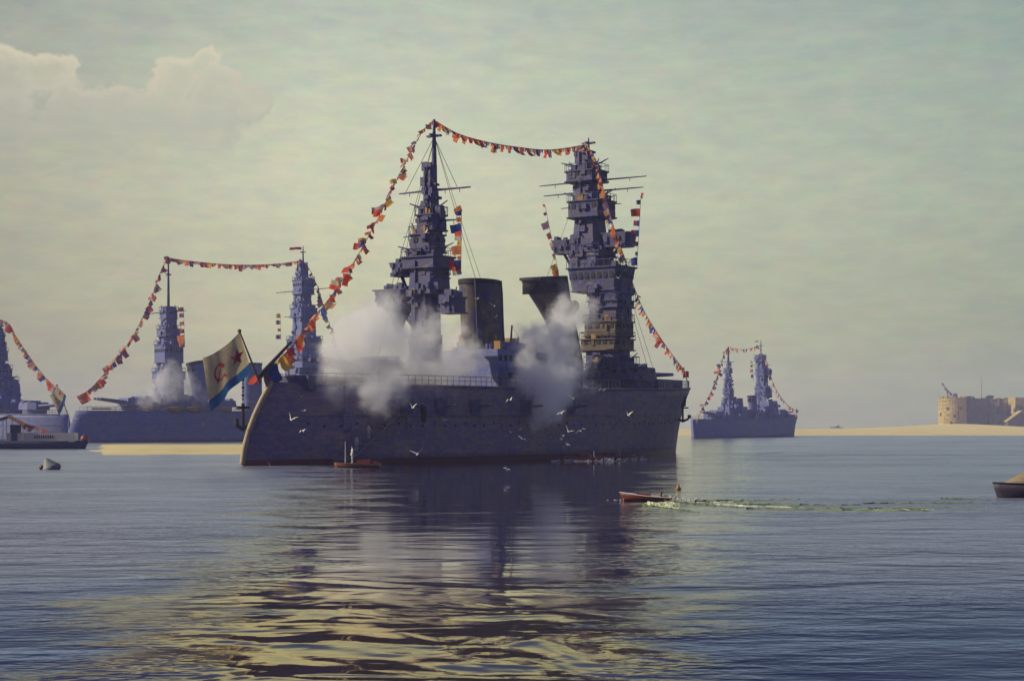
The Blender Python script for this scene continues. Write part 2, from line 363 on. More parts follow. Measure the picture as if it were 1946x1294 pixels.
# ------------------------------------------------------------------ battleships
class Ship:
    def __init__(s, S, Bw, zs, zb, half, name, label, paint, cat='battleship', group='warships dressed with flags'):
        s.S = Vector(S); s.Bw = Vector(Bw); d = s.Bw - s.S; s.L = d.length; s.a = d.normalized()
        s.p = Vector((-s.a.y, s.a.x)); s.zs = zs; s.zb = zb; s.half = half; s.paint = paint
        s.root = empty(name, (s.S.x, s.S.y, 0), math.atan2(s.a.y, s.a.x)); tag(s.root, label, cat, group)
    def u_at(s, px, off=0.0):             # distance from the stern where the keel line passes a sight line
        k = (px - 973) / F; S = s.S + s.p * off
        return (k * S.y - S.x) / (s.a.x - k * s.a.y)
    def dist(s, u, off=0.0): return (s.S + s.a * u + s.p * off).y
    def zat(s, py, u, off=0.0): return CAMZ + (HZ - py) / F * s.dist(u, off)
    def loc(s, px, py, off=0.0):
        u = s.u_at(px, off); return Vector((u, off, s.zat(py, u, off)))
    def world(s, l):
        q = s.S + s.a * l[0] + s.p * l[1]; return Vector((q.x, q.y, l[2]))
    def lateral(s, u):
        c = s.S + s.a * u; r = c.normalized(); rt = Vector((r.y, -r.x)); return rt.dot(s.a), rt.dot(s.p)
    def zdeck(s, t): return s.zs + (s.zb - s.zs) * (0.25 * t + 0.75 * max(0, t) ** 2.6)
    def halfb(s, t, h):
        B = s.half; fs = 1.0; fb = 1.0
        if t < .34: fs = (1 - (1 - t / .34) ** 2.3) ** .72
        if t > .56: fb = 1 - ((t - .56) / .44) ** (1.9 + 1.5 * h)
        tum = 1 - .05 * max(0, h - .3)
        return max(.06, B * fs * max(fb, .015 + .02 * h) * tum)
    def hull(s, stern_in=4.6, bow_out=5.0, boot=.6):
        N = 56; hs = [-.30, -.001, 'b', .14, .28, .42, .56, .72, .86, 1.0]
        def pt(t, h):
            zd = s.zdeck(t)
            z = boot if h == 'b' else h * zd
            hh = max(0, z / zd)
            xs = stern_in * hh ** 1.7; xb = s.L + bow_out * (.35 * hh + .65 * hh ** 2.4)
            return xs + (xb - xs) * t, s.halfb(t, hh) * (1 if z >= 0 else .9), z
        ts = [(i / N) for i in range(N + 1)]
        ts = [t * t * (3 - 2 * t) * .45 + t * .55 for t in ts]
        m = MB(); H = len(hs); P = []
        for t in ts:
            for h in hs: x, y, z = pt(t, h); P.append((x, -y, z))
            for h in hs: x, y, z = pt(t, h); P.append((x, y, z))
        W2 = 2 * H
        for i in range(N):
            for j in range(H - 1):
                a = i * W2 + j; c = (i + 1) * W2 + j
                m.f.append([a, c, c + 1, a + 1]); m.m.append(1 if j < 2 else 0); m.smooth.append(True)
                a += H; c += H
                m.f.append([a, a + 1, c + 1, c]); m.m.append(1 if j < 2 else 0); m.smooth.append(True)
            a = i * W2 + H - 1; c = (i + 1) * W2 + H - 1
            m.f.append([a, c, c + H, a + H]); m.m.append(2); m.smooth.append(False)
        for e in (0, N):
            for j in range(H - 1):
                a = e * W2 + j
                m.f.append([a, a + 1, a + 1 + H, a + H] if e == 0 else [a, a + H, a + 1 + H, a + 1]); m.m.append(1 if j < 2 else 0); m.smooth.append(True)
        m.v = P
        o = m.build('hull', [s.paint, BOOT, DECK], s.root); s.pt = pt; s.hullo = o
        # rubbing strake along the side and deck-edge coaming
        k = MB()
        for sg in (-1, 1):
            for h, r_ in ((.60, .10), (.985, .14)):
                pts = []
                for i in range(31):
                    t = .02 + .96 * i / 30; x, y, z = pt(t, h); pts.append((x, sg * (y + .02), z))
                k.tube(pts, r_, 6)
        k.build('strake', s.paint, o)
        return o
    def railing(s, t0=.02, t1=.985, n=90, hgt=1.05):
        k = MB()
        for sg in (-1, 1):
            tops = []; mids = []
            for i in range(n + 1):
                t = t0 + (t1 - t0) * i / n; x, y, z = s.pt(t, 1.0); y = max(.0, y - .25) * sg
                k.tube([(x, y, z), (x, y, z + hgt)], .045, 4, cap=False); tops.append((x, y, z + hgt)); mids.append((x, y, z + hgt * .5))
            k.tube(tops, .04, 4, cap=False); k.tube(mids, .03, 4, cap=False)
        return k.build('railing', SUPER, s.root)
    # a tier is (left, right, top row, bottom row, fore-aft aspect, top taper, flags)
    def tier_poly(s, lat, Wd, aspect, ch=.3):
        hy = 1.0; hx = aspect; c = ch * min(hx, hy)
        poly = [(hx - c, -hy), (hx, -hy + c), (hx, hy - c), (hx - c, hy), (-hx + c, hy), (-hx, hy - c), (-hx, -hy + c), (-hx + c, -hy)]
        ext = max(abs(x * lat[0] + y * lat[1]) for x, y in poly)
        k = Wd / 2 / ext
        return [(x * k, y * k) for x, y in poly]
    def tower(s, name, px, tiers, trunk, seed=1, rail=True, paint=None):
        """a built-up mast: 'trunk' tiers form the mast mesh, the other tiers are its platforms"""
        rnd = random.Random(seed); u = s.u_at(px); D = s.dist(u); mpp = D / F; lat = s.lateral(u); paint = paint or SUPER
        def place(tr):
            Lp, Rp, yt, yb = tr[:4]; asp = tr[4] if len(tr) > 4 else .85; tp = tr[5] if len(tr) > 5 else 1.0
            poly = s.tier_poly(lat, (Rp - Lp) * mpp, asp)
            off = ((Lp + Rp) / 2 - px) * mpp / lat[1]
            return poly, off, CAMZ + (HZ - yb) * mpp, CAMZ + (HZ - yt) * mpp, tp
        m = MB()
        for tr in trunk:
            poly, off, z0, z1, tp = place(tr); m.prism(poly, z0, z1, tp, (u, off))
            # seams, pipes and vents on the trunk
            hy = max(y for x, y in poly); hx = max(x for x, y in poly)
            for k in range(max(4, int((z1 - z0) / .6))):
                z = rnd.uniform(z0, z1); sg = rnd.choice((-1, 1))
                m.box((u + rnd.uniform(-.6, .6) * hx, off + sg * hy, z), (rnd.uniform(.3, 1.2), rnd.uniform(.3, 1.3), rnd.uniform(.2, 1.1)))
                m.box((u - hx, off + rnd.uniform(-.7, .7) * hy, z), (rnd.uniform(.3, .7), rnd.uniform(.3, .9), rnd.uniform(.3, .9)))
            m.tube([(u - hx - .15, off + .3 * hy, z0), (u - hx * tp - .15, off + .3 * hy, z1)], .12, 6)
        mast = m.build(name, [paint, DARK, OCHRE], s.root)
        for tr in tiers:
            poly, off, z0, z1, tp = place(tr); fl = tr[6] if len(tr) > 6 else ''
            h = z1 - z0; m = MB(); m.prism(poly, z0 + .12, z1 - .12, tp, (u, off))
            big = [(x * 1.0 + (.22 if x > 0 else -.22), y + (.22 if y > 0 else -.22)) for x, y in poly]
            bt = [(x * tp, y * tp) for x, y in big] if tp != 1 else big
            m.prism(big, z0, z0 + .14, 1, (u, off)); m.prism(bt, z1 - .14, z1, 1, (u, off))
            n = len(poly)
            if 'w' in fl:                                   # a row of windows round the bridge
                zc = z0 + h * .66; wh = min(.85, h * .28); kk = 1 + (tp - 1) * .66
                for i in range(n):
                    A = Vector(poly[i]) * kk; B = Vector(poly[(i + 1) % n]) * kk; ln = (B - A).length; c_ = int(ln / .95)
                    for j in range(c_):
                        q = A + (B - A) * (j + .5) / c_
                        m.box((u + q.x, off + q.y, zc), (.62, .14, wh), 1, math.atan2((B - A).y, (B - A).x))
            if rail and 'n' not in fl:
                R_ = MB(); ring = []
                for i in range(n):
                    A = Vector(bt[i]) * .97; B = Vector(bt[(i + 1) % n]) * .97; c_ = max(1, int((B - A).length / .9))
                    for j in range(c_):
                        q = A + (B - A) * j / c_; ring.append((u + q.x, off + q.y))
                for q in ring: m.tube([(q[0], q[1], z1), (q[0], q[1], z1 + .95)], .04, 4, cap=False)
                m.tube([(q[0], q[1], z1 + .95) for q in ring + ring[:1]], .045, 4, cap=False)
            hy = max(y for x, y in poly); hx = max(x for x, y in poly)
            for k in range(6 + int(hy * 2.4)):              # lockers, rangefinders, light guns
                ang = rnd.uniform(0, 6.28); bx, by = math.cos(ang) * hx * .85, math.sin(ang) * hy * .85
                m.box((u + bx, off + by, z1 + rnd.uniform(.2, .5)), (rnd.uniform(.4, 1.0), rnd.uniform(.4, 1.1), rnd.uniform(.5, 1.1)), rnd.choice((0, 0, 0, 0, 2)) if seed < 10 else 0)
                m.box((u + bx * 1.17, off + by * 1.17, rnd.uniform(z0 + .1, z1 - .1)), (rnd.uniform(.3, 1.2), rnd.uniform(.3, 1.2), rnd.uniform(.3, min(1.1, h))))
                if k % 4 == 0: m.tube([(u + bx, off + by, z1 + .5), (u + bx * 1.35, off + by * 1.4, z1 + rnd.uniform(.7, 1.6))], [.12, .06], 5)
            if 'g' in fl:                                    # light guns poking out over the rail
                for sg in (-1, 1): m.tube([(u, off + sg * hy * .6, z1 + .8), (u - .6, off + sg * (hy + 1.3), z1 + 1.5)], [.14, .07], 6)
            m.build('platform', [BANDP if 'o' in fl else paint, DARK, OCHRE], mast)
        return mast, u, mpp, lat
    def pole(s, mast, px, u, mpp, ytop, ybot, r=.22, off=0.0, name='pole'):
        m = MB(); z0 = CAMZ + (HZ - ybot) * mpp; z1 = CAMZ + (HZ - ytop) * mpp
        m.tube([(u, off, z0), (u, off, (z0 + z1) / 2), (u, off, z1)], [r, r * .75, r * .4], 8)
        m.box((u, off, z0 + (z1 - z0) * .64), (.5, 2.0, .22)); m.box((u, off, z0 + (z1 - z0) * .66), (1.6, .4, .16))
        return m.build(name, SUPER, mast)
    def yard(s, mast, u, mpp, lat, pxc, Lp, Rp, y, r=.14):
        z = CAMZ + (HZ - y) * mpp; k = 1 / lat[1]
        a = (Lp - pxc) * mpp * k; c = (Rp - pxc) * mpp * k
        m = MB(); m.tube([(u, a, z), (u, (a + c) / 2, z + .05), (u, c, z)], [r * .5, r, r * .5], 6)
        for t in (.15, .35, .65, .85):
            q = a + (c - a) * t; m.tube([(u, q, z), (u, q, z - .5)], .05, 4)
        return m.build('yard', SUPER, mast)
    def funnel(s, px_rows, off=0.0, rim=.45, squash=.8, paint=None):
        """rows of (left, right, row) from the top down, lofted as an oval casing"""
        rings = []; seg = 28
        for (Lp, Rp, y, tilt) in px_rows:
            u = s.u_at((Lp + Rp) / 2, off); mpp = s.dist(u, off) / F; r_ = (Rp - Lp) / 2 * mpp
            rings.append((u, CAMZ + (HZ - y) * mpp, r_, tilt))
        def loft(rr, sc=1.0):
            return [[(u + r_ * sc * math.cos(2 * math.pi * j / seg) * 1.05, off + r_ * sc * squash * math.sin(2 * math.pi * j / seg) * 1.1, z + tl * r_ * math.cos(2 * math.pi * j / seg)) for j in range(seg)] for (u, z, r_, tl) in rr]
        m = MB(); G = loft(rings); P = [q for g in G for q in g]
        fs = [(i * seg + j, (i + 1) * seg + j, (i + 1) * seg + (j + 1) % seg, i * seg + (j + 1) % seg) for i in range(len(G) - 1) for j in range(seg)]
        m.add(P, fs, 0, True)
        # dark throat inside
        u, z, r_, tl = rings[0]; inn = loft([(u, z, r_, tl), (u, z - 2.2, r_, tl)], .9); k = len(m.v); top = 0
        Q = inn[0] + inn[1]; m.add(Q, [(j, (j + 1) % seg, seg + (j + 1) % seg, seg + j) for j in range(seg)] + [tuple(range(seg, 2 * seg))], 1, True)
        m.add(G[0] + inn[0], [(j, (j + 1) % seg, seg + (j + 1) % seg, seg + j) for j in range(seg)], 1)
        # steam pipe and ladder up the casing
        for ang in (math.pi * 1.15, math.pi * 1.6, .3):
            pts = [(u_ + r2 * 1.08 * math.cos(ang) * 1.05, off + r2 * 1.08 * squash * 1.1 * math.sin(ang), z_ + t2 * r2 * math.cos(ang)) for (u_, z_, r2, t2) in rings]
            m.tube(pts, .13, 6)
        o = m.build('funnel', [paint or FUNNEL, DARK], s.root)
        k = MB()
        a2 = loft([(u, z + .05, r_ * 1.03, tl), (u, z - rim, r_ * 1.03, tl)])
        k.add(a2[0] + a2[1], [(j, seg + j, seg + (j + 1) % seg, (j + 1) % seg) for j in range(seg)], 0, True)
        a3 = loft([(u, z + .05, r_ * .95, tl)])[0]
        k.add(a2[0] + a3, [(j, (j + 1) % seg, seg + (j + 1) % seg, seg + j) for j in range(seg)], 0)
        k.build('funnel_rim', DARK, o)
        return o
    def turret(s, u, face=1, z=None, sc=1.0, elev=6, paint=None):
        z = s.zdeck(u / s.L) if z is None else z; pt_ = paint or SUPER
        m = MB(); m.lathe([(3.1 * sc, -1.0), (3.1 * sc, 1.1 * sc)], (u, 0, z), 24)
        poly = [(-3.6, -2.6), (1.0, -3.2), (3.4, -2.2), (3.4, 2.2), (1.0, 3.2), (-3.6, 2.6)]
        poly = [(x * sc * face, y * sc * face) for x, y in poly]
        m.prism(poly, z + 1.1 * sc, z + 3.0 * sc, .9, (u, 0))
        m.box((u - face * 1.6 * sc, 0, z + 3.2 * sc), (1.0 * sc, 5.6 * sc, .6 * sc)); m.box((u - face * .2, 1.3 * sc, z + 3.1 * sc), (.7, .7, .5))
        t = m.build('turret', [pt_, DARK], s.root)
        for y in (-1.35, 0, 1.35):
            k = MB(); e = math.tan(R(elev))
            k.tube([(u + face * 3.0 * sc, y * sc, z + 2.0 * sc), (u + face * 5.2 * sc, y * sc, z + (2.0 + 2.2 * e) * sc), (u + face * 10.2 * sc, y * sc, z + (2.0 + 7.2 * e) * sc)], [.42 * sc, .34 * sc, .24 * sc], 10)
            k.build('gun_barrel', [pt_, DARK], t)
        return t
    def staff(s, l0, l1, r=.09, name='flagstaff'):
        m = MB(); m.tube([l0, l1], [r, r * .6], 6); m.blob(l1, r * 1.8, sub=1, amp=0); return m.build(name, ROPE, s.root)
    def searchlight(s, parent, c, r=.6, aim=(-1, 0, .05)):
        a = Vector(aim).normalized(); c = Vector(c); m = MB()
        m.tube([c - a * r * .9, c - a * r * .5, c + a * r * .9], [r * .5, r, r * 1.02], 14)
        m.tube([c + a * r * .91, c + a * r * .97], r * .86, 14, 1)
        m.tube([(c.x, c.y, c.z - r * 1.6), (c.x, c.y, c.z - r * .8)], [.35 * r, .25 * r], 8)
        return m.build('searchlight', [SUPER, BRASS], parent)

def rigging(ship, top, feet, r=.035):
    m = MB()
    for f in feet:
        p = [Vector(top), Vector(f)]; mid = (p[0] + p[1]) / 2 - Vector((0, 0, .3)); m.tube([p[0], mid, p[1]], r, 4, cap=False)
        o = m.build('stay', ROPE, ship.root); m = MB()
# ---- bunting
def flag_mesh(name, mats, two=None, fly=1.0, ph=0.0):
    m = MB(); nu, nv_ = 7, 4; P = []
    for i in range(nu + 1):
        for j in range(nv_ + 1):
            x = fly * i / nu; y = j / nv_ - .5
            z = .16 * (x / fly) * math.sin(5.2 * x / fly + ph + .9 * y); y2 = y * (1 - .12 * x / fly) - .06 * math.sin(3 * x + ph) * x
            P.append((x * .94, y2, z))
    for i in range(nu):
        for j in range(nv_):
            k = i * (nv_ + 1) + j
            mi = 0 if two is None else (1 if (two == 'h' and j >= 2) or (two == 'v' and i >= nu // 2 + 1) or (two == 's' and 2 <= i <= 4) else 0)
            m.add([P[k], P[k + nv_ + 1], P[k + nv_ + 2], P[k + 1]], [(0, 1, 2, 3)], mi, True)
    me = m.mesh(name, mats); bm = bmesh.new(); bm.from_mesh(me); bmesh.ops.remove_doubles(bm, verts=bm.verts, dist=1e-5); bm.to_mesh(me); bm.free()
    return me
FLAGS = [flag_mesh('signal_flag', [FRED], fly=1.1, ph=0), flag_mesh('signal_flag', [FORA], fly=1.2, ph=1), flag_mesh('signal_flag', [FOCH], fly=1.0, ph=2),
         flag_mesh('signal_flag', [FBLU], fly=1.1, ph=3), flag_mesh('signal_flag', [FRED, FWHI], 'h', 1.1, 4), flag_mesh('signal_flag', [FBLU, FRED], 'v', 1.2, 5),
         flag_mesh('signal_flag', [FOCH, FBLU], 's', 1.1, .5), flag_mesh('signal_flag', [FORA, FWHI], 's', 1.1, 1.5), flag_mesh('signal_flag', [FMAR], fly=1.3, ph=2.5),
         flag_mesh('signal_flag', [FLIL], fly=1.1, ph=3.5), flag_mesh('signal_flag', [FWHI, FORA], 'v', 1.0, 1.2), flag_mesh('signal_flag', [FMAR, FOCH], 'h', 1.1, 2.2)]
WEIGHT = [5, 6, 3, 3, 3, 2, 2, 3, 5, 4, 2, 2]
def spline(pts, n):
    pts = [Vector(p) for p in pts]; seg = [(pts[i + 1] - pts[i]).length for i in range(len(pts) - 1)]; tot = sum(seg); out = []
    for k in range(n):
        d = tot * k / (n - 1); i = 0
        while i < len(seg) - 1 and d > seg[i]: d -= seg[i]; i += 1
        t = min(1, d / seg[i]); p0 = pts[max(0, i - 1)]; p1 = pts[i]; p2 = pts[i + 1]; p3 = pts[min(len(pts) - 1, i + 2)]
        out.append(0.5 * ((2 * p1) + (p2 - p0) * t + (2 * p0 - 5 * p1 + 4 * p2 - p3) * t * t + (3 * p1 - p0 - 3 * p2 + p3) * t ** 3))
    return out
def bunting(label, pts, n, size, seed, group='strings of signal flags', name='flag_string', wind=(-.35, -.1, -.9), weights=WEIGHT, jitter=.4, sizes=None):
    rnd = random.Random(seed); base = Vector(pts[0]); pts = [Vector(p) - base for p in pts]
    root = empty(name, base); tag(root, label, 'flag string', group)
    ln = spline(pts, 60); m = MB(); m.tube(ln, .035, 5); m.build('halyard', ROPE, root)
    P = spline(pts, n)
    for i in range(n):
        p = P[i]; t = (P[min(i + 1, n - 1)] - P[max(0, i - 1)]).normalized()
        w = (Vector(wind) + Vector((rnd.gauss(0, jitter), rnd.gauss(0, jitter), rnd.gauss(0, jitter) * .6)))
        x = w - t * w.dot(t) * .75
        if x.length < .1: x = Vector((-1, 0, -.2))
        x.normalize(); y = (t - x * t.dot(x)).normalized(); z = x.cross(y)
        o = bpy.data.objects.new('signal_flag', FLAGS[rnd.choices(range(len(FLAGS)), weights)[0]]); COL.objects.link(o); o.parent = root
        sz = size * rnd.choice((.55, .7, .8, .95, 1.1, 1.35)) * (1 if sizes is None else sizes(i / (n - 1)))
        o.matrix_local = Matrix.Translation(p) @ Matrix((x, y, z)).transposed().to_4x4() @ Matrix.Diagonal((sz, sz * .9, sz, 1))
    return root

def ensign(label, hoist_top, hoist_bot, fly_top, fly_bot, bottom_ctrl, wave, marks=True, group='white ensigns flying at the sterns', cat='flag'):
    """cloth surface between four corners; bottom edge bends through bottom_ctrl"""
    base = Vector(hoist_bot); A, B, C_, D_ = [Vector(p) - base for p in (hoist_top, hoist_bot, fly_top, fly_bot)]
    bc = [B] + [Vector(p) - base for p in bottom_ctrl] + [D_]
    bot = spline(bc, 41)
    nrm = (C_ - A).cross(B - A).normalized()
    if nrm.y > 0: nrm = -nrm                              # towards the viewer's side
    def S(u, v, lift=0.0):
        i = min(39, int(u * 40)); f = u * 40 - i; lo = bot[i].lerp(bot[i + 1], f); hi = A.lerp(C_, u) + Vector((0, 0, -.10 * (A - C_).length * math.sin(math.pi * u)))
        p = lo.lerp(hi, v)
        return p + nrm * (wave * math.sin(7.0 * u + 1.6 * v) * (.25 + .75 * u) + lift)
    nu, nv_ = 40, 24; P = [S(i / nu, j / nv_) for i in range(nu + 1) for j in range(nv_ + 1)]; m = MB()
    fs = [(i * (nv_ + 1) + j, (i + 1) * (nv_ + 1) + j, (i + 1) * (nv_ + 1) + j + 1, i * (nv_ + 1) + j + 1) for i in range(nu) for j in range(nv_)]
    m.v = [tuple(p) for p in P]
    for f, (i, j) in zip(fs, [(i, j) for i in range(nu) for j in range(nv_)]):
        m.f.append(list(f)); m.m.append(1 if j < 5 else 0); m.smooth.append(True)
    root = m.build('ensign', [ENSW, ENSB], None, base); tag(root, label, cat, group)
    if marks:
        asp = ((A - C_).length + (B - D_).length) / 2 / ((A - B).length)      # u:v size ratio
        def mark(name, polys):
            k = MB()
            for lift in (.03, -.03):
                for poly in polys:
                    c = (sum(p[0] for p in poly) / len(poly), sum(p[1] for p in poly) / len(poly))
                    V = [S(c[0], c[1], lift)] + [S(p[0], p[1], lift) for p in poly]
                    n = len(poly); k.add(V, [(0, 1 + i, 1 + (i + 1) % n) for i in range(n)])
            k.build(name, ENSR, root)
        def star(cu, cv, r):
            return [[(cu + (r if i % 2 == 0 else r * .42) * math.sin(math.pi * i / 5 - .25) / asp, cv + (r if i % 2 == 0 else r * .42) * math.cos(math.pi * i / 5 - .25)) for i in range(10)]]
        mark('star_emblem', star(.20, .56, .19))
        def sickle(cu, cv, r):
            out = []
            n = 14
            for i in range(n):                              # crescent blade
                a0 = R(120 - 250 * i / n); a1 = R(120 - 250 * (i + 1) / n)
                w0 = .13 + .15 * math.sin(math.pi * i / n); w1 = .13 + .15 * math.sin(math.pi * (i + 1) / n)
                q = lambda a, rr: (cu + rr * r * math.cos(a) / asp, cv + rr * r * math.sin(a))
                out.append([q(a0, 1), q(a1, 1), q(a1, 1 - w1), q(a0, 1 - w0)])
            def bar(x0, y0, x1, y1, w):
                dx_, dy_ = x1 - x0, y1 - y0; l = math.hypot(dx_, dy_); nx_, ny_ = -dy_ / l * w / 2, dx_ / l * w / 2
                out.append([(cu + x * r / asp, cv + y * r) for x, y in ((x0 + nx_, y0 + ny_), (x1 + nx_, y1 + ny_), (x1 - nx_, y1 - ny_), (x0 - nx_, y0 - ny_))])
            bar(-.62, -.76, -1.05, -1.25, .26); bar(.75, -1.0, -.55, .45, .2); bar(-.95, .25, -.25, .85, .42)
            return out
        mark('hammer_and_sickle_emblem', sickle(.66, .56, .17))
    return root

exec_parts = []
# ================================================================== flagship
A_S = ((462 - 973) / F * 164.4, 164.4); A_B = ((1283 - 973) / F * 250.0, 250.0)
sh = Ship(A_S, A_B, 8.8, 10.4, 8.0, 'battleship', 'large dark grey battleship moored in the foreground wrapped in gun smoke', HULL)
hull = sh.hull(4.6, 5.2, .62)
sh.railing()
MT = [(792, 847, 409, 440, .9, 1.0, 'wg'), (779, 846, 446, 481, .9, .96, 'w'), (765, 863, 489, 512, .75, 1.0, 'g'), (836, 884, 567, 598, .9, 1, 'n'), (786, 852, 520, 530, .9, 1, '')]
MTT = [(804, 831, 315, 364, 1, .96), (803, 835, 364, 409, 1, .9), (797, 842, 436, 492, .95, .96), (776, 856, 510, 560, .95, .92), (780, 838, 556, 640, .95, .96), (776, 842, 636, 735, 1.1, .95)]
mast, u, mpp, lat = sh.tower('mainmast', 818, MT, MTT, 3); mm = (mast, u, mpp, lat)
sh.pole(mast, 826, u, mpp, 228, 316, .34, -.55)
sh.yard(mast, u, mpp, lat, 818, 758, 893, 363, .17); sh.yard(mast, u, mpp, lat, 818, 800, 873, 422, .14); sh.yard(mast, u, mpp, lat, 818, 766, 830, 447, .12)
def wing(mast, u, mpp, lat, pxc, Lp, Rp, yt, yb, depth, name='platform', sup=True, fl='', du=0.0):
    """a platform wing carried out to one side of a mast"""
    k = 1 / lat[1]; a = (Lp - pxc) * mpp * k; c = (Rp - pxc) * mpp * k; z0 = CAMZ + (HZ - yb) * mpp; z1 = CAMZ + (HZ - yt) * mpp
    m = MB(); w = abs(a - c); yc = (a + c) / 2
    hx, hy, ch = depth / 2, w / 2, min(depth, w) * .2
    poly = [(hx - ch, -hy), (hx, -hy + ch), (hx, hy - ch), (hx - ch, hy), (-hx + ch, hy), (-hx, hy - ch), (-hx, -hy + ch), (-hx + ch, -hy)]
    m.prism(poly, z0, z1, 1.0 if not sup else 1.12, (u + du, yc))
    m.box((u + du, yc, z1 + .07), (depth + .3, w + .3, .14))
    rnd = random.Random(int(Lp))
    for i in range(5): m.box((u + du + rnd.uniform(-.4, .4) * depth, yc + rnd.uniform(-.45, .45) * w, z1 + .35), (.5, .5, .7))
    for i in range(5): m.box((u + du - depth / 2 - .1, yc + rnd.uniform(-.45, .45) * w, rnd.uniform(z0, z1)), (.4, .5, .5))
    if sup:
        y_in = c if abs(c) < abs(a) else a
        m.tube([(u + du, yc, z0), (u + du, y_in, z0 - 2.2)], .22, 6)
    return m.build(name, [SUPER, DARK], mast)
wing(mast, u, mpp, lat, 818, 751, 776, 499, 523, 2.2)
D_ = wing(mast, u, mpp, lat, 818, 724, 782, 550, 580, 3.4)
m = MB(); zc = CAMZ + (HZ - 580) * mpp; yk = (757 - 818) * mpp / lat[1]
m.lathe([(.5, -3.2), (.9, -1.6), (1.9, -.2), (2.1, 0)], (u, yk, zc), 14); m.build('bracket', SUPER, mast)
sh.searchlight(mast, (u, (742 - 818) * mpp / lat[1], CAMZ + (HZ - 545) * mpp), .62, (-.5, .85, .1)); sh.searchlight(mast, (u, (760 - 818) * mpp / lat[1], CAMZ + (HZ - 543) * mpp), .6, (.6, .8, .1))
# stays
m = MB(); ztop = CAMZ + (HZ - 262) * mpp
m.tube([(u, -.55, ztop), (u, (868 - 818) * mpp / lat[1], CAMZ + (HZ - 360) * mpp)], .04, 4)
m.tube([(u, -.55, ztop), (u, (768 - 818) * mpp / lat[1], CAMZ + (HZ - 366) * mpp)], .04, 4)
m.build('stay', ROPE, mast)

FT = [(1076, 1154, 326, 347, .8, 1, 'wg'), (1080, 1169, 384, 416, .8, 1, 'wg'), (1088, 1198, 511, 556, .6, 1.16, 'w'), (1111, 1203, 613, 641, .8, 1, 'wo'), (1104, 1204, 646, 668, .8, 1, 'wo'), (1082, 1170, 480, 490, .8, 1, ''), (1118, 1204, 574, 588, .8, 1, 'w'), (1112, 1212, 692, 706, .9, 1, ''), (1104, 1226, 711, 724, .9, 1, '')]
FTT = [(1094, 1131, 286, 328, 1, .85), (1092, 1148, 345, 386, .9, .86), (1088, 1154, 414, 458, .9, .86), (1084, 1158, 455, 482, .9, .97), (1081, 1168, 480, 514, .9, .95), (1116, 1198, 550, 562, .8, 1.0),
       (1120, 1200, 556, 614, .8, 1.0), (1116, 1198, 640, 648, .8, 1), (1112, 1198, 666, 742, .85, .96)]
mast, u, mpp, lat = sh.tower('foremast', 1122, FT, FTT, 5); fm = (mast, u, mpp, lat)
sh.pole(mast, 1112, u, mpp, 262, 290, .2, .3)
sh.yard(mast, u, mpp, lat, 1122, 1024, 1226, 345, .15); sh.yard(mast, u, mpp, lat, 1122, 1032, 1220, 365, .15)
sh.yard(mast, u, mpp, lat, 1122, 1066, 1180, 392, .12)
wing(mast, u, mpp, lat, 1122, 1056, 1088, 456, 480, 2.4); wing(mast, u, mpp, lat, 1122, 1152, 1200, 449, 474, 2.6)
m = MB()
m.prism([(x * 1.35, y * 1.35) for x, y in sh.tier_poly(lat, 130 * mpp, .7)], sh.zdeck(.72) - .2, CAMZ + (HZ - 705) * mpp, .8, (u + 2, 0))
m.build('conning_tower', [SUPER, DARK], sh.root)
sh.searchlight(mast, (u - 2.6, 1.2, CAMZ + (HZ - 584) * mpp), .75, (-1, -.5, .1))

sh.funnel([(869, 954, 534, -.02), (870, 956, 560, 0), (873, 958, 620, 0), (876, 962, 690, 0), (874, 964, 736, 0)], 0, .55)
sh.funnel([(985, 1079, 527, .10), (989, 1080, 535, .12), (1003, 1083, 558, .15), (1020, 1087, 584, .18), (1033, 1091, 606, .2), (1046, 1099, 640, .12), (1054, 1108, 690, 0), (1054, 1108, 740, 0)], 0, .32)
# turrets, deckhouses and boats on deck
uD = sh.u_at(706); uC = sh.u_at(868); uB = sh.u_at(1012)
sh.turret(uD, -1, sc=.95); sh.turret(sh.u_at(782) + .5, -1, sc=.85, z=sh.zdeck(.3)); sh.turret(uB, -1, sc=.85, elev=3)
sh.turret(sh.u_at(1205), 1, sc=1.0, elev=2)
m = MB(); rnd = random.Random(8)
for (Lp, Rp, yt, hw) in ((893, 990, 668, 4.2), (905, 975, 652, 3.0), (900, 955, 700, 5.2)):
    u0 = sh.u_at(Lp); u1 = sh.u_at(Rp); z1 = sh.zat(yt, (u0 + u1) / 2)
    m.box(((u0 + u1) / 2, 0, (z1 + 8.6) / 2), (u1 - u0, hw * 2, z1 - 8.6))
    for i in range(14): m.box((rnd.uniform(u0, u1), rnd.uniform(-hw, hw), z1 + rnd.uniform(.1, .6)), (rnd.uniform(.4, 1.6), rnd.uniform(.4, 1.2), rnd.uniform(.4, 1.4)), rnd.choice((0, 0, 2)))
    for i in range(10): m.box((u0 + (u1 - u0) * (i + .5) / 10, -hw, z1 - 1.1), (.55, .16, .7), 1)
m.build('deckhouse', [BLUEP, DARK, OCHRE], sh.root)
for (Lp, Rp, yt, hw) in ((545, 640, 716, 3.0), (1215, 1262, 722, 3.2)):
    m = MB(); u0 = sh.u_at(Lp); u1 = sh.u_at(Rp); z1 = sh.zat(yt, (u0 + u1) / 2)
    m.box(((u0 + u1) / 2, 0, (z1 + 8.0) / 2), (u1 - u0, hw * 2, z1 - 8.0)); m.build('hatch', [SUPER, DARK], sh.root)
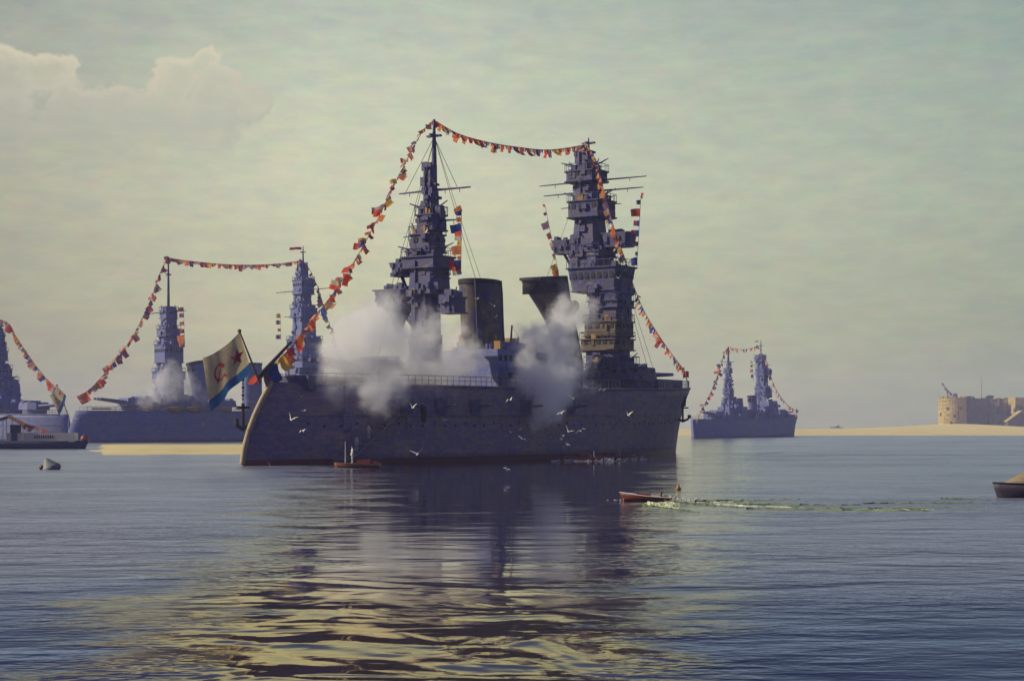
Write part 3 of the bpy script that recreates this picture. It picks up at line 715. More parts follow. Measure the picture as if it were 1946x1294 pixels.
# boat derrick beside the aft funnel
m = MB(); p0 = sh.loc(968, 690, -2); m.tube([p0, sh.loc(973, 618, -2)], [.2, .1], 6); m.tube([p0, sh.loc(985, 640, -2)], .08, 5); m.tube([sh.loc(973, 618, -2), sh.loc(985, 640, -2)], .03, 4)
m.build('derrick', ROPE, sh.root)
# casemate guns and scuttles along the side
for px in (790, 845, 905, 1000, 1085):
    off = -sh.half * .95; uu = sh.u_at(px, off); t = uu / sh.L; x, y, z = sh.pt(min(.9, (uu - 3) / (sh.L + 1)), .72)
    m = MB(); m.lathe([(1.0, -.85), (1.05, 0), (1.0, .85)], (x, -y + .15, z), 14); m.tube([(x, -y - .6, z), (x - .8, -y - 3.0, z + .15)], [.18, .12], 8)
    m.build('casemate_gun', [SUPER, DARK], sh.root)
pm = MB(); pm.tube([(0, -.06, 0), (0, .06, 0)], .16, 8); pm = pm.mesh('porthole', DARK)
for i in range(46):
    t = .05 + .87 * i / 45; x, y, z = sh.pt(t, .47 if i % 3 else .50)
    o = bpy.data.objects.new('porthole', pm); COL.objects.link(o); o.parent = hull; o.location = (x, -y, z)
# stern anchor, hawse pipes
def anchor(c, k=1.0, rz=0.0):
    root_m = MB(); M = Matrix.Rotation(rz, 3, 'Z')
    T = lambda p: tuple(Vector(c) + M @ (Vector(p) * k))
    root_m.tube([T((0, 0, 0)), T((0, 0, -3.0))], .2 * k, 8)
    root_m.tube([T((0, -1.1, -.5)), T((0, 1.1, -.5))], .14 * k, 8)
    root_m.tube([T((0, -1.3, -2.1)), T((0, -1.0, -2.7)), T((0, 0, -3.1)), T((0, 1.0, -2.7)), T((0, 1.3, -2.1))], [.1 * k, .22 * k, .28 * k, .22 * k, .1 * k], 8)
    root_m.box(T((0, -1.25, -2.2)), (.5 * k, .5 * k, .7 * k)); root_m.box(T((0, 1.25, -2.2)), (.5 * k, .5 * k, .7 * k))
    for i in range(7): root_m.tube([T((.02, 0, .3 + i * .45)), T((.02, 0, .3 + i * .45 + .35))], (.16 if i % 2 else .10) * k, 6)
    return root_m
x, y, z = sh.pt(.02, .60); anchor((x - .6, y + 1.2, 6.6), .9, R(90)).build('anchor', [DARK, OCHRE], hull)
x, y, z = sh.pt(.085, .62); anchor((x, -y - .3, z + .6), .8, R(0)).build('anchor', [BLUEP, OCHRE], hull)
x, y, z = sh.pt(.945, .66); anchor((x, -y - .35, z + .7), .8, R(25)).build('anchor', [DARK, OCHRE], hull)
for t, h in ((.2, .62), (.93, .80)):
    m = MB(); x, y, z = sh.pt(t, h); m.lathe([(.34, -.9), (.42, 0), (.34, .9)], (x, -y, z), 10); m.build('hawse_pipe', DARK, hull)
# accommodation ladder down the near side
off = -sh.half * .86
lt = sh.loc(728, 798, 0); t0 = (sh.u_at(728, -7.2)) / sh.L; x0, y0, _ = sh.pt(t0, .7); t1 = (sh.u_at(672, -7.2)) / sh.L; x1, y1, _ = sh.pt(t1, .1)
LA = Vector((x0, -y0 - .9, 5.4)); LB = Vector((x1, -y1 - 1.6, .7)); m = MB()
for dy_ in (-.5, .5): m.tube([LA + Vector((0, dy_, 0)), LB + Vector((0, dy_, 0))], .12, 6); m.tube([LA + Vector((0, dy_, 1)), LB + Vector((0, dy_, 1))], .05, 5)
for i in range(15):
    c = LA.lerp(LB, i / 14); m.box(c, (.5, 1.0, .08))
    for dy_ in (-.5, .5): m.tube([c + Vector((0, dy_, 0)), c + Vector((0, dy_, 1))], .035, 4)
m.box(LB + Vector((-.9, 0, -.1)), (1.8, 1.6, .12)); m.box(LA + Vector((.8, .3, 0)), (1.8, 1.6, .14))
m.tube([LA + Vector((0, 0, .2)), (x0, -y0, 9)], .05, 4)
m.build('gangway_ladder', [HULL, OCHRE], sh.root)
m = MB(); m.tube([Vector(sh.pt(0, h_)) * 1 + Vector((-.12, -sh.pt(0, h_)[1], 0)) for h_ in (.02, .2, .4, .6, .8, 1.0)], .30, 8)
m.build('painted_sunlit_rim', TAN, hull)  # cream tube added down the stern, standing in for the sunlit hull rim
rigging(sh, sh.loc(826, 262), [sh.loc(690, 722, 5), sh.loc(705, 726, -5), sh.loc(905, 534, 1), sh.loc(915, 534, -1)])
rigging(sh, sh.loc(1118, 300), [sh.loc(1250, 728, 3), sh.loc(1240, 730, -4), sh.loc(1040, 526, 1)])
# flagstaffs
h2 = sh.loc(494, 728); h1 = sh.loc(455, 629); sh.staff(h2, h1, .13)
sh.staff(sh.loc(1309, 735), sh.loc(1299, 700), .10, 'jackstaff')

m = MB(); m.tube([sh.loc(492, 716), sh.loc(553, 650)], [.26, .14], 8); m.build('gaff', DARK, sh.root)
rr = random.Random(5)
for (ta, tb, kk) in ((.04, .15, 26), (.36, .52, 30)):
    m = MB(); pts = []
    for i in range(kk + 1):
        x, y, z = sh.pt(ta + (tb - ta) * i / kk, 1.0); pts.append((x, -y + .35, z + .35 + .1 * rr.random()))
    m.tube(pts, [.20 + .12 * rr.random() for _ in pts], 6); m.build('awning_roll', TAN, sh.root)
# strings of flags of the flagship
W3 = lambda px, py, o=0.0: sh.world(sh.loc(px, py, o))
def Lp_(px, py, off=0.0): return sh.world(sh.loc(px, py, off))
bunting('long slanting flag string from the mainmast top of the large battleship to its stern',
        [Lp_(508, 703), Lp_(545, 668), Lp_(590, 612), Lp_(640, 548), Lp_(690, 468), Lp_(735, 382), Lp_(775, 300), Lp_(806, 246), Lp_(826, 229)], 99, .88, 11, sizes=lambda t: 2.3 - 7.0 * t if t < .15 else 1.25 - .35 * t)
bunting('flag string sagging between the two mast tops of the large battleship',
        [Lp_(826, 229), Lp_(870, 254), Lp_(925, 270), Lp_(985, 280), Lp_(1045, 285), Lp_(1110, 276)], 92, .80, 12, wind=(-.1, -.1, -1))
bunting('flag string running down from the foremast of the large battleship to its bow',
        [Lp_(1112, 272), Lp_(1134, 308, -3), Lp_(1150, 372, -5), Lp_(1168, 436, -5.5), Lp_(1190, 498, -5.5), Lp_(1206, 548, -5), Lp_(1228, 598, -3), Lp_(1262, 652, -1.5), Lp_(1299, 702, 0)], 96, .90, 13, wind=(-.3, -.1, -.8))
HW = [4, 5, 4, 4, 3, 3, 3, 2, 1, 1, 1, 1]
def hoist(ship, px0, py0, px1, py1, mast_t, n, size, seed, label):
    _, u_, mp_, lt_ = mast_t
    bunting(label, [Lp2(ship, px0, py0, u_), Lp2(ship, (px0 + px1) / 2, (py0 + py1) / 2, u_), Lp2(ship, px1, py1, u_)], n, size, seed, 'signal hoists at the yards', wind=(-.5, -.3, -.3), weights=HW, jitter=.3)
def Lp2(ship, px, py, u_):                 # a point in the athwartship plane through a mast
    c = ship.S + ship.a * u_; k = (px - 973) / F; q = (k * c.y - c.x) / (ship.p.x - k * ship.p.y); w = c + ship.p * q
    return Vector((w.x, w.y, CAMZ + (HZ - py) / F * w.y))
hoist(sh, 877, 396, 876, 512, mm, 10, .95, 21, 'short bright flag hoist hanging beside the mainmast of the large battleship')
hoist(sh, 1036, 392, 1062, 522, fm, 8, .95, 22, 'sparse flag hoist on the funnel side of the large battleship foremast')
hoist(sh, 1218, 372, 1211, 496, fm, 8, .95, 23, 'sparse flag hoist on the bow side of the large battleship foremast')
# ensign and jack
E = lambda px, py, o: sh.world(sh.loc(px, py, 0)) + Vector((0, o, 0))
ensign('large white ensign with blue lower edge, red star, hammer and sickle at the flagship stern', E(455, 631, 0), E(479, 706, 0), world_at(386, 678, 165), world_at(401, 781, 165),
       [world_at(458, 724, 165.2), world_at(436, 742, 164.2), world_at(424, 762, 164.4)], .35)
def small_flag(name, label, p, sx, sz, mats, cat='flag', group='small red flags on staffs', ang=R(180)):
    m = MB(); n = 10
    P = []
    for i in range(n + 1):
        for j in range(4):
            P.append((sx * i / n, .14 * sx * math.sin(6 * i / n) * i / n, -sz * j / 3 + .08 * sz * math.sin(4.5 * i / n)))
    m.v = P
    for i in range(n):
        for j in range(3):
            k = i * 4 + j; m.f.append([k, k + 4, k + 5, k + 1]); m.m.append(0); m.smooth.append(True)
    o = m.build(name, mats, None, p, ang); return tag(o, label, cat, group)
small_flag('jack_flag', 'bright red jack on the staff at the large battleship bow', Lp_(1309, 706), .95, 1.0, SCARLET)

# ================================================================== second ship in line (left, behind)
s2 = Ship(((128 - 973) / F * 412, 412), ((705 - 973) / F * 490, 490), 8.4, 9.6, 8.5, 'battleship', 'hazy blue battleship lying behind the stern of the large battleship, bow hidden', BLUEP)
s2.hull(2.5, 4, .3); s2.railing(n=60)
mast, u, mpp, lat = s2.tower('mainmast', 320, [(304, 337, 590, 606, .9, 1, 'w'), (299, 342, 625, 640, .9, 1, ''), (294, 348, 655, 690, .9, 1, 'w'), (290, 352, 706, 720, .9, 1, '')],
                             [(305, 336, 583, 630, .9, .95), (301, 339, 628, 660, .9, .9), (297, 346, 656, 722, .9, .92), (292, 350, 715, 784, 1.0, .95)], 14, paint=BLUEP); m2 = (mast, u, mpp, lat)
s2.pole(mast, 321, u, mpp, 488, 585, .42); s2.yard(mast, u, mpp, lat, 320, 279, 352, 593, .2)
mast, u, mpp, lat = s2.tower('foremast', 576, [(557, 597, 533, 560, .9, 1, 'w'), (552, 603, 586, 604, .9, 1, ''), (545, 612, 645, 664, .8, 1, 'w'), (537, 622, 678, 700, .8, 1, 'w')],
                             [(562, 587, 499, 536, .9, .8), (557, 592, 530, 590, .9, .92), (555, 601, 580, 650, .9, .9), (548, 612, 640, 720, .9, .92), (540, 618, 696, 784, 1, .95)], 15, paint=BLUEP); f2 = (mast, u, mpp, lat)
s2.pole(mast, 573, u, mpp, 468, 500, .28); s2.yard(mast, u, mpp, lat, 576, 524, 633, 552, .2); s2.yard(mast, u, mpp, lat, 576, 540, 612, 600, .18)
s2.funnel([(354, 388, 688, .25), (357, 392, 704, .2), (364, 398, 736, .1), (368, 404, 768, 0), (368, 404, 785, 0)], 0, .6, paint=BLUEP)
s2.funnel([(460, 498, 690, 0), (460, 498, 740, 0), (460, 500, 785, 0)], 0, .6, paint=BLUEP)
s2.turret(s2.u_at(256), -1, sc=1.15, paint=BLUEP); s2.turret(s2.u_at(420), -1, sc=1.0, paint=BLUEP); s2.turret(s2.u_at(640), 1, sc=1.1, paint=BLUEP)
rnd = random.Random(4)
for (Lp, Rp, yt, hw) in ((285, 352, 758, 5), (362, 410, 764, 5), (520, 625, 750, 5)):
    m = MB(); u0 = s2.u_at(Lp); u1 = s2.u_at(Rp); z1 = s2.zat(yt, (u0 + u1) / 2); m.box(((u0 + u1) / 2, 0, (z1 + 8) / 2), (u1 - u0, hw * 2, z1 - 8))
    for i in range(16): m.box((rnd.uniform(u0, u1), rnd.uniform(-hw, hw), z1 + rnd.uniform(.1, .8)), (rnd.uniform(.6, 2), rnd.uniform(.6, 1.4), rnd.uniform(.6, 2)))
    m.build('deckhouse', [BLUEP], s2.root)
for px, sz in ((336, 1.0), (371, 1.1), (430, .8)):       # ship's boats slung at the rail
    uu = s2.u_at(px, -8.5); c = Vector((uu, -8.2, s2.zat(778, uu, -8.5))); m = MB()
    m.tube([c + Vector((-2.6 * sz, 0, .5)), c + Vector((-1.5 * sz, 0, .05)), c, c + Vector((1.5 * sz, 0, .05)), c + Vector((2.6 * sz, 0, .5))], [.1, .75, .95, .75, .1], 10)
    m.build('ship_boat', OCHRE, s2.root)
m = MB(); pts = []
for i in range(41):
    t = .03 + .5 * i / 40; x, y, z = s2.pt(t, 1.0); pts.append((x, -y + .1, z + .45))
m.tube(pts, [.06 + .18 * (mnoise.noise(Vector((i * .35, 0, 0))) > -.1) for i in range(41)], 5); m.build('awning_roll', OCHRE, s2.root)
L2 = lambda px, py, o=0.0: s2.world(s2.loc(px, py, o))
bunting('flag string rising from the stern of the blue battleship to its pole mast', [L2(150, 752), L2(172, 738), L2(205, 702), L2(250, 642), L2(285, 572), L2(305, 516), L2(320, 490)], 72, 1.5, 31, wind=(-.1, -.1, -1), sizes=lambda t: 1.25 - .5 * t)
bunting('flag string sagging between the masts of the blue battleship', [L2(320, 490), L2(360, 496), L2(440, 503), L2(520, 502), L2(574, 495)], 84, 1.15, 32, wind=(-.1, -.1, -1))
bunting('flag string dropping forward of the blue battleship foremast', [L2(574, 495), L2(590, 515, -2), L2(606, 552, -3), L2(624, 610, -3), L2(648, 675, -2), L2(690, 760, 0)], 48, 1.5, 33, wind=(-.1, -.1, -1))
hoist(s2, 349, 588, 351, 655, m2, 6, 1.7, 34, 'small flag hoist beside the pole mast of the blue battleship')
hoist(s2, 533, 600, 534, 640, f2, 4, 1.9, 35, 'small flag hoist beside the foremast of the blue battleship')
small_flag('pennant', 'red pennant flying at the foremast top of the blue battleship', L2(573, 470), 3.6, .75, SCARLET)

# ================================================================== ship at the left edge
a3 = Vector((-.82, .57)); S3 = Vector(((136 - 973) / F * 425, 425))
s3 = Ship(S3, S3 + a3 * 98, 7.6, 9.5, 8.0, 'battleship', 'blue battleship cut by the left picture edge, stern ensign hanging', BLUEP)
s3.hull(1.5, 4, .3); s3.railing(n=60)
mast, u, mpp, lat = s3.tower('mainmast', -5, [(-17, 9, 636, 650, .9, 1, ''), (-20, 14, 668, 686, .9, 1, 'w'), (-26, 22, 700, 716, .9, 1, 'w'), (-34, 34, 722, 736, .9, 1, '')],
                             [(-13, 5, 616, 652, .9, .8), (-16, 10, 648, 702, .9, .85), (-22, 18, 690, 730, .9, .9), (-36, 40, 728, 795, 1, .9)], 24, paint=BLUEP)
s3.pole(mast, -5, u, mpp, 604, 618, .25)
s3.turret(s3.u_at(66), -1, sc=1.05, paint=BLUEP, elev=3)
m = MB(); u0 = s3.u_at(48); u1 = s3.u_at(-60)
for i in range(26):
    uu = rnd.uniform(u0, u0 + 24); h = 2 + 3.5 * min(1, (uu - u0) / 9) + rnd.uniform(-.8, 1.2)
    m.box((uu, rnd.uniform(-5, 5), 7.4 + h / 2), (rnd.uniform(1.5, 4), rnd.uniform(2, 5), h))
m.build('deckhouse', [BLUEP], s3.root)
s3.funnel([(-75, -35, 690, 0), (-75, -35, 790, 0)], 0, .6, paint=BLUEP)
L3 = lambda px, py, o=0.0: s3.world(s3.loc(px, py, o))
bunting('flag string slanting down to the stern of the ship at the left edge', [L3(-5, 606), L3(16, 614), L3(30, 638), L3(55, 676), L3(82, 712), L3(108, 738)], 60, 1.4, 41, wind=(-.1, -.1, -1))
s3.staff(s3.loc(128, 786), s3.loc(108, 732), .16)
ensign('white ensign with blue edge drooping at the stern of the ship at the left edge', L3(108, 734), L3(126, 752), world_at(94, 752, 424), world_at(112, 790, 424), [world_at(122, 768, 424), world_at(117, 780, 424)], .3, True)

# ================================================================== far ship on the right
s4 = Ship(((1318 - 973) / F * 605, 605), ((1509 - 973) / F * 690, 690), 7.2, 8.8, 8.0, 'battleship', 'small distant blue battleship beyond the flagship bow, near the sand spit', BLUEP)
s4.hull(-1, 3, .25); s4.railing(n=40)
mast, u, mpp, lat = s4.tower('mainmast', 1384, [(1376, 1391, 704, 710, .9, 1, ''), (1374, 1394, 741, 748, .9, 1, '')],
                             [(1381, 1387, 684, 706, .9, .7), (1378, 1389, 704, 722, .9, .8), (1375, 1392, 718, 760, .9, .8), (1370, 1397, 755, 800, 1, .85)], 34, paint=BLUEP)
s4.pole(mast, 1384, u, mpp, 659, 690, .5); s4.yard(mast, u, mpp, lat, 1384, 1374, 1396, 688, .16)
mast, u, mpp, lat = s4.tower('foremast', 1446, [(1434, 1456, 679, 687, .9, 1, 'w'), (1436, 1460, 703, 714, .9, 1, ''), (1434, 1466, 738, 750, .9, 1, '')],
                             [(1440, 1452, 672, 682, .9, .6), (1437, 1455, 684, 706, .9, .9), (1436, 1460, 700, 745, .9, .9), (1434, 1468, 742, 770, .9, .9), (1428, 1482, 762, 800, .9, .8)], 35, paint=BLUEP)
s4.pole(mast, 1441, u, mpp, 646, 676, .3); s4.yard(mast, u, mpp, lat, 1446, 1428, 1466, 694, .15)
wing(mast, u, mpp, lat, 1446, 1456, 1465, 704, 713, 2.4)
s4.funnel([(1394, 1411, 757, 0), (1396, 1413, 780, 0), (1397, 1416, 803, 0)], 0, .5, paint=BLUEP)
s4.funnel([(1419, 1437, 752, .1), (1421, 1438, 770, .05), (1424, 1440, 803, 0)], 0, .5, paint=BLUEP)
s4.turret(s4.u_at(1358), -1, sc=1.0, paint=BLUEP); s4.turret(s4.u_at(1483), 1, sc=1.0, paint=BLUEP, elev=3)
m = MB()
for i in range(40):
    uu = s4.u_at(rnd.uniform(1362, 1488)); h = rnd.uniform(1.5, 6) * (1 if 1385 < 973 + F * (s4.S + s4.a * uu).x / (s4.S + s4.a * uu).y < 1476 else .5)
    m.box((uu, rnd.uniform(-5, 5), 7 + h / 2), (rnd.uniform(2, 5), rnd.uniform(2, 5), h))
ua, ub = s4.u_at(1362), s4.u_at(1488); m.box(((ua + ub) / 2, 0, 8.0), (ub - ua + 4, 9.6, 3.0))
m.build('deckhouse', [BLUEP], s4.root)
L4 = lambda px, py, o=0.0: s4.world(s4.loc(px, py, o))
bunting('flag string from the stern to the mainmast of the small distant battleship', [L4(1333, 778), L4(1352, 742), L4(1366, 706), L4(1376, 672), L4(1384, 660)], 50, 1.35, 51, wind=(-.1, -.1, -1))
bunting('level flag string between the masts of the small distant battleship', [L4(1384, 660), L4(1412, 664), L4(1441, 658)], 24, 1.0, 52, wind=(-.1, -.1, -1))
bunting('flag string from the foremast to the bow of the small distant battleship', [L4(1441, 658), L4(1455, 686, -3), L4(1464, 712, -3), L4(1478, 745, -2), L4(1496, 768, -1), L4(1512, 780)], 50, 1.3, 53, wind=(-.1, -.1, -1))
hoist(s4, 1430, 688, 1432, 722, (0, u, mpp, lat), 5, 1.5, 54, 'tiny flag hoist hanging beside the foremast of the small distant battleship')
s4.staff(s4.loc(1322, 804), s4.loc(1334, 776), .16); s4.staff(s4.loc(1513, 795), s4.loc(1514, 776), .12, 'jackstaff')
ensign('cream ensign hanging at the stern of the small distant battleship', L4(1334, 779), L4(1326, 800), world_at(1323, 786, 604), world_at(1322, 812, 604), [world_at(1326, 804, 604)], .3, False)
small_flag('jack_flag', 'tiny red jack at the bow of the small distant battleship', L4(1517, 779), 1.2, 1.2, SCARLET)
small_flag('pennant', 'tiny pennant at the foremast top of the small distant battleship', L4(1441, 648), 1.4, .4, FRED)

# ================================================================== gun smoke
def smoke(label, puffs, dens, nscale=.16, col=(1.0, .99, .97), seed=0.0, group='clouds of gun smoke'):
    base = Vector(puffs[0][0]); pf = [(Vector(p) - base, r_) for p, r_ in puffs]
    m = MB()
    for p, r_ in pf: m.blob(p, r_ * 1.25, amp=0, sub=3)
    def fn(q, out, mt):
        oc = q.n('ShaderNodeTexCoord').outputs['Object']; tot = None
        warp = q.n('ShaderNodeTexNoise'); q.link(oc, warp.inputs['Vector']); warp.inputs['Scale'].default_value = nscale * 1.1; warp.inputs['Detail'].default_value = 4
        wv = q.vmath('SCALE', q.vmath('SUBTRACT', warp.outputs['Color'], (.5, .5, .5))); wv.node.inputs['Scale'].default_value = 7.0
        pos = q.vmath('ADD', oc, wv)
        for p, r_ in pf:
            d = q.vmath('DISTANCE', pos, tuple(p), 1)
            dr = q.math('DIVIDE', d, r_); w_ = q.math('SUBTRACT', 1.0, q.math('MULTIPLY', dr, dr), clamp=True)
            w_ = q.math('MULTIPLY', w_, w_); tot = w_ if tot is None else q.math('ADD', tot, w_)
        n = q.noise(q.mapping(oc, (1, 1, 1), (seed, seed, 0)), nscale * 1.9, 6, .72)
        n2 = q.noise(q.mapping(oc, (1, 1, .8), (3 + seed, 7, seed)), nscale * .75, 3, .6, 1.2)
        e = q.math('ADD', q.math('ADD', q.math('MULTIPLY', tot, 1.05), q.math('MULTIPLY', q.math('SUBTRACT', n, .5), 2.6)), q.math('MULTIPLY', q.math('SUBTRACT', n2, .5), 1.9))
        e = q.math('MULTIPLY', q.maprange(e, .22, 1.25, 0, 1, True), q.maprange(n, .38, .60, .12, 2.1))
        e = q.math('MULTIPLY', e, q.maprange(tot, 0.0, .10))
        v = q.n('ShaderNodeVolumePrincipled'); v.inputs['Color'].default_value = col + (1,); v.inputs['Absorption Color'].default_value = (1, 1, 1, 1)
        q.link(q.math('MULTIPLY', e, dens), v.inputs['Density']); q.link(v.outputs[0], out.inputs['Volume'])
    o = m.build('gun_smoke', mat('smoke %s' % label[:24], fn), None, base)
    rm = o.modifiers.new('remesh', 'REMESH'); rm.mode = 'VOXEL'; rm.voxel_size = .7
    return tag(o, label, 'smoke', group, 'stuff')
def pf(px, py, off, rpx):
    u_ = sh.u_at(px, off); w = sh.world(Vector((u_, off, sh.zat(py, u_, off)))); return (w, rpx * 1.5 * w.y / F)
smoke('large billowing white smoke bank rolling over the aft deck', [pf(715, 655, -5, 84), pf(640, 655, -4, 46), pf(660, 690, -5, 62), pf(785, 690, -5, 62), pf(745, 610, -4, 48), pf(690, 640, -5, 62), pf(620, 710, -4, 34), pf(735, 740, -9, 48), pf(800, 640, -5, 50), pf(840, 700, -6, 44), pf(720, 765, -9.5, 30)], .22, seed=1)
smoke('thin pale smoke puff rising before the aft funnel', [pf(880, 650, -6, 36), pf(872, 685, -6, 40), pf(888, 620, -5, 24), pf(850, 715, -6, 36)], .20, .25, seed=5)
smoke('white smoke column spilling over the side below the bent funnel', [pf(1030, 690, -7, 70), pf(1005, 660, -6, 40), pf(1060, 640, -6, 50), pf(1085, 590, -5, 44), pf(1030, 745, -9, 46), pf(1035, 785, -9.5, 34), pf(1000, 710, -6, 42), pf(1080, 700, -7, 48), pf(990, 740, -8, 36), pf(1040, 800, -10, 26)], .32, seed=9)
def pf2(px, py, rpx):
    w = L2(px, py, -6); return (w, rpx * 1.5 * w.y / F)
smoke('low white smoke around the funnel of the blue battleship', [pf2(325, 730, 34), pf2(300, 742, 30), pf2(352, 735, 30), pf2(275, 752, 20), pf2(380, 752, 22), pf2(335, 708, 24)], .13, .12, seed=3)

# ================================================================== boats and buoys
def boat_hull(L, B, H, sheer=.35, transom=.75, name='hull', mats=None, parent=None, inset=True, rocker=0.0):
    """small boat, bow at -x; open or decked on top"""
    m = MB(); n = 18; prof = [(.0, -.35), (.55, -.25), (.86, .1), (.97, .55), (1.0, 1.0)]; P = []
    for i in range(n + 1):
        t = i / n; x = -L / 2 + L * t
        w = B / 2 * (math.sin(min(1, t / .55) * math.pi / 2) ** .8) * (1 if t < .55 else 1 - (1 - transom) * ((t - .55) / .45) ** 2)
        w = max(w, .02); zt = H * (1 + sheer * (1 - t) ** 2.2)
        for sg in (-1, 1):
            for a, h in prof: P.append((x - (.35 * H * (h) if t == 0 else .35 * H * h * (1 - t) ** 3), sg * w * a, zt * h))
    k = len(prof); W2 = 2 * k
    m.v = P
    def q(f, mi, sm=True): m.f.append(f); m.m.append(mi); m.smooth.append(sm)
    for i in range(n):
        for j in range(k - 1):
            a = i * W2 + j; c = a + W2
            q([a, c, c + 1, a + 1], 0); q([a + k, a + k + 1, c + k + 1, c + k], 0)
        a = i * W2 + k - 1; c = a + W2; q([a, c, c + k, a + k], 1, False)
    for e in (0, n):
        for j in range(k - 1):
            a = e * W2 + j; q([a, a + 1, a + 1 + k, a + k], 0)
    o = m.build(name, mats, parent)
    g = MB()
    for sg in (0, k): g.tube([Vector(P[i * W2 + sg + k - 1]) for i in range(n + 1)], .035 * max(1, L / 6), 5)
    g.build('gunwale', mats[2] if len(mats) > 2 else mats[1], o)
    return o
def person(name, label, p, rz, h=1.72, group=None, cloth_=None):
    bm = bmesh.new(); sk = {}
    J = dict(pel=(0, 0, .95), ch=(0, 0, 1.32), nk=(0, 0, 1.50), hd=(0.02, 0, 1.66), hdt=(0.02, 0, 1.76), sl=(0, .19, 1.42), el=(.03, .27, 1.14), wl=(.12, .25, .90), hl=(.15, .24, .80),
             sr=(0, -.19, 1.42), er=(.03, -.27, 1.14), wr=(.12, -.25, .90), hr=(.15, -.24, .80), kl=(.03, .11, .52), fl=(0, .11, .08), tl=(.16, .13, .04), kr=(.03, -.11, .52), fr=(0, -.11, .08), tr=(.16, -.13, .04))
    rad = dict(pel=.14, ch=.17, nk=.065, hd=.105, hdt=.075, sl=.075, el=.052, wl=.038, hl=.045, sr=.075, er=.052, wr=.038, hr=.045, kl=.072, fl=.05, tl=.04, kr=.072, fr=.05, tr=.04)
    E_ = [('pel', 'ch'), ('ch', 'nk'), ('nk', 'hd'), ('hd', 'hdt'), ('ch', 'sl'), ('sl', 'el'), ('el', 'wl'), ('wl', 'hl'), ('ch', 'sr'), ('sr', 'er'), ('er', 'wr'), ('wr', 'hr'), ('pel', 'kl'), ('kl', 'fl'), ('fl', 'tl'), ('pel', 'kr'), ('kr', 'fr'), ('fr', 'tr')]
    keys = list(J); me = bpy.data.meshes.new('person'); me.from_pydata([Vector(J[k]) * (h / 1.76) for k in keys], [(keys.index(a), keys.index(c)) for a, c in E_], [])
    me.materials.append(cloth_ or SKIN)
    o = bpy.data.objects.new(name, me); COL.objects.link(o); o.location = p; o.rotation_euler = (0, 0, rz)
    md = o.modifiers.new('skin', 'SKIN'); md.use_smooth_shade = True
    for i, k in enumerate(keys):
        me.skin_vertices[0].data[i].radius = (rad[k], rad[k])
    me.skin_vertices[0].data[0].use_root = True
    sb = o.modifiers.new('sub', 'SUBSURF'); sb.levels = sb.render_levels = 1
    m = MB(); m.blob((.03, 0, 1.66 * h / 1.76), .11, amp=0, sub=2, sq=(.9, .85, 1.1)); m.blob((.13, 0, 1.65 * h / 1.76), .025, amp=0, sub=1)
    m.build('face', FACE, o); m = MB(); m.lathe([(.115, 0), (.14, .05), (.12, .08), (0.0, .085)], (0, 0, 1.73 * h / 1.76), 12); m.build('cap', NAVY, o)
    return tag(o, label, 'person', group)

# red motorboat racing to the left with its wake
c = water_at(1228, 951); r = empty('motorboat', c, R(-14)); tag(r, 'small red motorboat speeding left across the reflection of the foremast', 'boat', 'small boats in the harbour')
hl = boat_hull(2.55, .85, .30, .55, .85, 'hull', [REDB, VARN, WHITE], r); hl.rotation_euler = (0, R(3), 0); hl.location = (0, 0, .03); hl.scale = (1.08, 1, .72)
m = MB(); m.prism([(-.38, -.3), (.32, -.32), (.32, .32), (-.38, .3)], .28, .52, .82, (-.1, 0)); m.box((-.42, 0, .47), (.05, .5, .2), 1, 0, R(-20)); m.build('cabin', [REDB, DARK], hl)
m = MB(); m.box((-.85, 0, .405), (.62, .34, .05), 0); m.build('foredeck', WHITE, hl)
m = MB(); m.tube([(.75, .02, .3), (.75, .02, .62)], .06, 8); m.blob((.75, .02, .68), .07, sub=1, amp=0); m.box((.95, 0, .33), (.3, .5, .12)); m.build('engine_box', VARN, hl)
def scatter_foam(name, label, pts, parent=None, seed=0, mat_=None):
    rnd = random.Random(seed); m = MB()
    for (x, y, z, rr, nn, sx, sy, sz) in pts:
        for i in range(nn):
            m.blob((x + rnd.gauss(0, sx), y + rnd.gauss(0, sy), max(0, z + abs(rnd.gauss(0, sz)) - .02)), rr * rnd.uniform(.4, 1.3), sub=1, amp=.4, seed=i, sq=(1.5, 1, .7))
    o = m.build(name, mat_ or SPRAY, parent)
    return tag(o, label, 'spray', None, 'stuff')
c2 = water_at(1300, 951)
o = scatter_foam('spray', 'white spray thrown up behind the small red motorboat', [(0, 0, 0, .045, 60, .35, .25, .10), (.7, -.4, 0, .04, 60, .5, .3, .05), (1.5, -.9, 0, .035, 50, .7, .4, .03), (-2.6, -.7, 0, .03, 40, .5, .12, .04)], None, 3); o.location = water_at(1278, 949)
# wake: low ridges of green water with foam crests, spreading to the right
m = MB(); rnd = random.Random(6)
def ridge(p0, p1, w0, w1, h, seg=60, mi=0, brk=.0):
    rows = []
    for i in range(seg + 1):
        t = i / seg; q = Vector(p0).lerp(Vector(p1), t); n_ = mnoise.noise(Vector((t * 14 + w0 * 9, p0[1], 0))); n2 = mnoise.noise(Vector((t * 37, p0[0], 3)))
        w = (w0 + (w1 - w0) * t) * max(.12, .7 + 1.3 * n_) * (.06 + math.sin(math.pi * min(.97, max(.03, t))) ** .6); hh = h * max(.15, 1 + n2) * (1 - .6 * t)
        q = q + Vector((0, n2 * .35, 0))
        rows.append([(q.x, q.y - w, -.02), (q.x, q.y - w * .3, hh), (q.x, q.y + w * .3, hh * .9), (q.x, q.y + w, -.02)])
    P = [p for rr in rows for p in rr]; m.add(P, [(i * 4 + j, (i + 1) * 4 + j, (i + 1) * 4 + j + 1, i * 4 + j + 1) for i in range(seg) for j in range(3)], mi, True)
def wa(px, py): return water_at(px, py)
